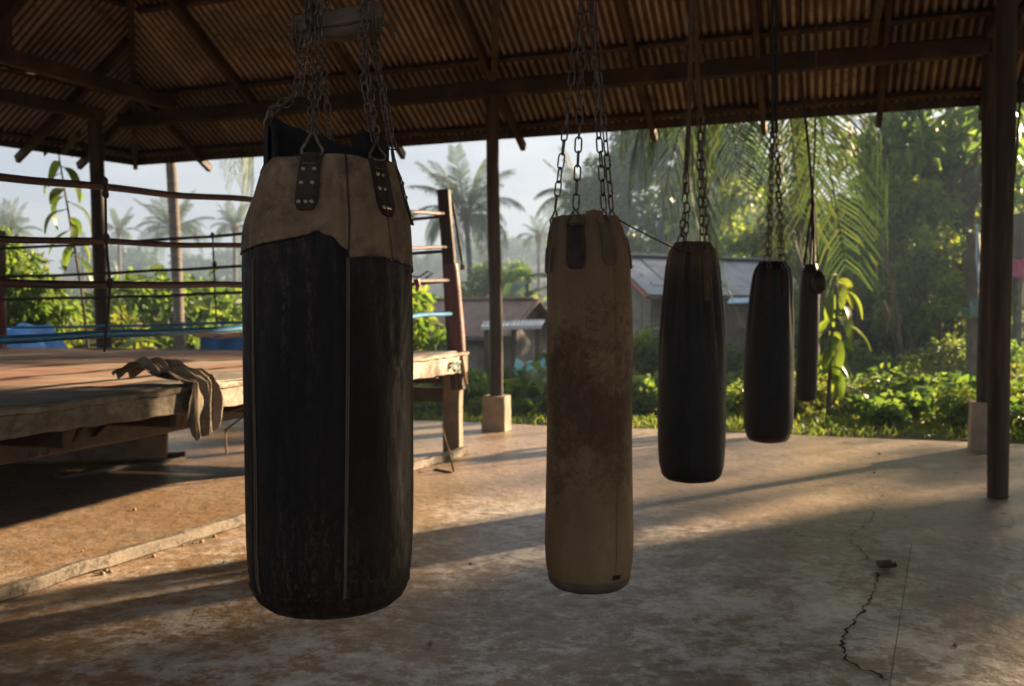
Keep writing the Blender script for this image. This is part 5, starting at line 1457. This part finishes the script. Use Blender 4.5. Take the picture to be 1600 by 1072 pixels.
# ------------------------------------------------------------------ houses and huts
def roof_slope(parent, a, b, c, d, mat, name='roof_sheet', w=.8):
    """corrugated sheets over the quad a-b (eave) d-c (ridge)"""
    a, b, c, d = map(V, (a, b, c, d))
    nsh = max(1, round((b - a).length / w))
    nn = (b - a).cross(d - a).normalized()
    for k in range(nsh):
        def fn(p, q):
            t = (k - .02 + 1.04 * p) / nsh
            return a.lerp(b, t).lerp(d.lerp(c, t), q) + nn * (.014 * math.sin(p * 2 * math.pi * 8) + .012 * (k % 2))
        MB().grid(fn, 40, 2).build(name, mat, parent, angle=R(80))
def house(name, label, c, rz, Lx, Ly, hw, hr, over, roofmat, wallmat, fascia, floor_z=0.0):
    o = empty(name, c); T(o, label, 'house')
    M3 = Matrix.Rotation(rz, 3, 'Z'); C_ = V(c)
    w = lambda x, y, z: C_ + M3 @ V((x, y, z))
    hx, hy = Lx / 2, Ly / 2
    # plank walls with separate boards
    nb = 0
    for (p, q) in (((-hx, -hy), (hx, -hy)), ((hx, -hy), (hx, hy)), ((-hx, hy), (-hx, -hy)), ((hx, hy), (-hx, hy))):
        ln = math.hypot(q[0] - p[0], q[1] - p[1]); m = max(2, round(ln / .32))
        for k in range(m):
            x0, y0 = p[0] + (q[0] - p[0]) * (k + .02) / m, p[1] + (q[1] - p[1]) * (k + .02) / m
            x1, y1 = p[0] + (q[0] - p[0]) * (k + .98) / m, p[1] + (q[1] - p[1]) * (k + .98) / m
            top = hw
            if abs(x0 - x1) < .01: top = hw + hr * (1 - abs((y0 + y1) / 2) / hy) - .05
            mb = MB(); th = .03 + .008 * (k % 2)
            d = V((x1 - x0, y1 - y0, 0)).normalized(); nr = V((d.y, -d.x, 0)) * th
            P = [w(x0, y0, -.4), w(x1, y1, -.4), w(x1, y1, top), w(x0, y0, top)]
            Q = [v + M3 @ nr for v in P]
            mb.add(P + Q, [(0, 1, 2, 3), (7, 6, 5, 4), (0, 4, 5, 1), (1, 5, 6, 2), (2, 6, 7, 3), (3, 7, 4, 0)])
            mb.build('wall_board', wallmat, o, smooth=False)
    ov = over
    rz_ = hw - hr / hy * ov
    roof_slope(o, w(-hx - ov, -hy - ov, rz_), w(hx + ov, -hy - ov, rz_), w(hx + ov, 0, hw + hr), w(-hx - ov, 0, hw + hr), roofmat)
    roof_slope(o, w(hx + ov, hy + ov, rz_), w(-hx - ov, hy + ov, rz_), w(-hx - ov, 0, hw + hr), w(hx + ov, 0, hw + hr), roofmat)
    MB().beam(w(-hx - ov, 0, hw + hr + .03), w(hx + ov, 0, hw + hr + .03), .28, .05).build('ridge_cap', roofmat, o)
    for sx in (-1, 1):
        for sy in (-1, 1):
            MB().beam(w(sx * (hx + ov + .03), sy * (hy + ov), rz_ - .06), w(sx * (hx + ov + .03), sy * .01, hw + hr - .05), .04, .16, up=M3 @ V((1, 0, 0))).build('barge_board', fascia, o)
    for sy in (-1, 1):
        MB().beam(w(-hx - ov, sy * (hy + ov + .02), rz_ - .05), w(hx + ov, sy * (hy + ov + .02), rz_ - .05), .04, .11).build('eave_board', GREYW, o)
    return o, w
# brown roofed house left of the centre post
Yh = 25
hz = gzf(U(735, Yh), Yh)
hc = V((U(742, Yh), Yh + 1.2, hz))
rid = zat(467, Yh) - hz
o, w = house('brown_roofed_house', 'low house with brown iron roof and grey plank walls behind the ring corner', hc, R(-30), 3.0, 2.5, rid - .75, .75, .35, BROOF, GWALL, PALEW)
wf = MB().box(w(.5, -1.31, .55), (.7, .06, .6), R(-30)).build('window', GLASSD, o); MB().box(w(.5, -1.35, .23), (.8, .08, .05), R(-30)).build('sill', GREYW, wf)
# pale lean-to roof edge and posts beside it
ls = empty('lean_to_shed', V((U(812, 22), 22, gzf(U(812, 22), 22))))
T(ls, 'low lean-to with a pale roof edge and dark posts beside the brown roofed house', 'shed')
roof_slope(ls, at(752, 512, 22), at(846, 510, 22), at(852, 500, 23.6), at(756, 502, 23.6), GALV)
MB().beam(at(752, 513, 21.98), at(846, 511, 21.98), .05, .09).build('eave_board', WHITEW, ls)
for u in (760, 803, 840):
    MB().beam(V((at(u, 514, 22).x, 22.1, gzf(U(u, 22), 22) - .1)), at(u, 514, 22.1), .12, .12).build('post', BARK, ls)
MB().beam(at(760, 560, 23.4), at(800, 560, 23.4), .05, 1.1).build('back_panel', GWALL, ls)
# grey roofed house behind the third bag
Yg = 21
hz = gzf(U(1090, Yg), Yg)
gh, w = house('grey_roofed_house', 'grey iron roofed house with red barge boards behind the third bag', V((U(1104, Yg), Yg + 1.5, hz)), R(30), 4.2, 2.2, zat(446, Yg) - hz, zat(398, Yg) - zat(446, Yg), .35, GALV, GWALL, REDB)
wn = MB().box(w(-1.56, -.25, .9), (.06, .6, .5), R(38)).build('window', GLASSD, gh); MB().box(w(-1.6, -.25, .62), (.1, .7, .05), R(38)).build('sill', GREYW, wn)
wn = MB().box(w(.4, -1.16, .8), (.6, .06, .5), R(38)).build('window', GLASSD, gh); MB().box(w(.4, -1.2, .52), (.7, .1, .05), R(38)).build('sill', GREYW, wn)
lt = empty('lean_to_shed', V((U(1162, 18), 18, gzf(U(1162, 18), 18))))
T(lt, 'small lean-to with bluish sheet roof and grey boarding between the third and fourth bags', 'shed')
roof_slope(lt, at(1136, 474, 17.6), at(1200, 472, 17.6), at(1204, 464, 18.8), at(1142, 466, 18.8), LBLUE, w=.4)
for k in range(5):
    MB().beam(at(1138 + k * 14, 496, 18.2), at(1150.5 + k * 14, 496, 18.2), .04, .38 + .02 * (k % 2)).build('wall_board', GWALL, lt)
for u in (1135, 1206):
    MB().beam(V((at(u, 474, 18).x, 18.0, gzf(U(u, 18), 18) - .1)), at(u, 472, 18.0), .09, .09).build('post', GREYW, lt)
# dark hut at the right edge
Yr = 18
hut = empty('dark_hut', V((U(1625, Yr), Yr, -.2)))
T(hut, 'dark roofed open hut with slatted railing beyond the right hand posts', 'hut')
rr_ = [at(1546, 434, Yr), at(1720, 434, Yr), at(1700, 322, Yr + 1.4), at(1568, 336, Yr + 1.4)]
roof_slope(hut, *rr_, HROOF, w=.5)
roof_slope(hut, at(1720, 434, Yr + 2.8), at(1546, 434, Yr + 2.8), at(1568, 336, Yr + 1.4), at(1700, 322, Yr + 1.4), HROOF, w=.5)
for u in (1594, 1682):
    for dy in (.1, 2.6):
        MB().beam(V((U(u, Yr), Yr + dy, -.3)), V((U(u, Yr), Yr + dy, zat(425, Yr))), .13, .13, seg=4, jit=.006).build('post', GREYW, hut)
for v in (482, 508, 530, 548, 566):
    MB().beam(at(1588, v, Yr + .02), at(1690, v - 2, Yr + .02), .04, .09, seg=3, jit=.01).build('slat', PALEW if v == 482 else GREYW, hut)
MB().beam(at(1588, 590, Yr + 1.4), at(1690, 590, Yr + 1.4), 2.6, .08).build('platform', GREYW, hut)
def cloth(name, quad, mat, label, cat, nu=14, nv=12, amp=.04, seed=0):
    a, b, c, d = map(V, quad)
    nr = (b - a).cross(d - a).normalized()
    def fn(u, v):
        p = a.lerp(b, u).lerp(d.lerp(c, u), v)
        return p + nr * amp * (mnoise.noise(V((u * 4 + seed, v * 2, seed))) + .5 * math.sin(u * 14 + seed + v * 2)) - V((0, 0, amp * math.sin(math.pi * u)))
    mb = MB().grid(fn, nu, nv); mb.grid(lambda u, v: fn(1 - u, v) - nr * .004, nu, nv)
    o = mb.build(name, mat); T(o, label, cat); return o
cloth('pink_cloth', (at(1576, 404, 17.4), at(1612, 400, 17.4), at(1618, 432, 17.4), at(1578, 431, 17.4)), PINK, 'pink cloth hanging under the dark hut roof edge', 'cloth')
py = 12.6; pole = empty('tarp_pole', V((U(1519, py), py, -.2)))
T(pole, 'weathered wooden pole with flat top standing left of the right hand posts', 'pole')
MB().beam(at(1519, 652, py), at(1521, 365, py), .15, .15, seg=8, jit=.008, bev=.25).build('pole_shaft', GREYW, pole)
cloth('light_blue_tarp', (at(1499, 484, 11.6), at(1537, 450, 11.6), at(1543, 484, 11.8), at(1506, 494, 11.8)), LBLUE, 'faded light blue tarp scrap hanging by the tarp pole', 'tarp', amp=.05)
o = MB().tube([at(u, v, 12) for u, v in ((1527, 350), (1526, 400), (1530, 445), (1536, 480), (1541, 540), (1543, 600))], .014, 7).build('pale_cord', LBLUE)
T(o, 'pale blue cord hanging beside the light blue tarp scrap', 'cord')
o = MB().tube([at(1596, 100, 9.1), at(1594, 160, 9.1), at(1588, 240, 9.2), at(1580, 330, 9.3), at(1577, 420, 9.4)], .011, 7).build('black_cable', CORD)
T(o, 'black cable hanging from the eave right of the near post', 'cable')
# tarps and stall behind the ring
cloth('blue_tarp', (at(-40, 552, 11.4), at(116, 556, 11.2), at(78, 506, 12.0), at(-30, 490, 12.2)), BLUET, 'blue tarp sheet spread on the ground behind the red ring post', 'tarp', 20, 14, .08, 3)
st = empty('covered_table', V((U(352, 11.4), 11.4, gzf(U(352, 11.4), 11.4))))
T(st, 'low table draped with blue sheet and orange top behind the ring', 'table')
zt = zat(521, 11.2)
x0, x1 = U(312, 11.2), U(470, 11.2)
MB().grid(lambda a, b: V((x0 - .04 + (x1 - x0 + .08) * a, 11.16 + .9 * b, zt + .01 * math.sin(a * 20) - (.05 if b < .02 else 0))), 20, 20).build('top_cloth', ORANGE, st)
MB().grid(lambda a, b: V((x0 + (x1 - x0) * a, 11.2 + .03 * math.sin(a * 26), zt - .02 - .7 * b)), 50, 6).build('blue_drape', BLUET, st)
for x in (x0 + .06, x1 - .06):
    for y in (11.3, 11.95):
        MB().beam(V((x, y, zt - 1.1)), V((x, y, zt - .03)), .05, .05).build('leg', GREYW, st)
o = cloth('teal_sheet', (at(800, 590, 16.2), at(856, 588, 16.2), at(850, 560, 16.8), at(806, 561, 16.8)), TEALT, 'teal plastic sheet lying in the weeds right of the centre post', 'sheet', amp=.05, seed=5)
for k, (u, v, r, lab) in enumerate(((836, 604, .28, 'large grey brown rock in the weeds under the teal sheet'), (812, 610, .2, 'smaller rock left of the large rock in the weeds'))):
    o = MB().ball(at(u, v, 15), r, (12, 8), (1.3, 1, .7), .08).build('rock', STONE); T(o, lab, 'rock')

# ------------------------------------------------------------------ haze
hm = bpy.data.materials.new('haze'); hm.use_nodes = True
t = hm.node_tree; t.nodes.clear()
out = t.nodes.new('ShaderNodeOutputMaterial'); pv = t.nodes.new('ShaderNodeVolumePrincipled')
pv.inputs['Color'].default_value = (.27, .36, .49, 1)
pv.inputs['Density'].default_value = .0038
pv.inputs['Anisotropy'].default_value = .35
t.links.new(pv.outputs[0], out.inputs['Volume'])
hz_ = MB().box((0, 70, 6.2), (900, 480, 19)).build('haze', hm, smooth=False)
T(hz_, 'pale morning mist hanging over the valley and trees', 'mist', kind='stuff')
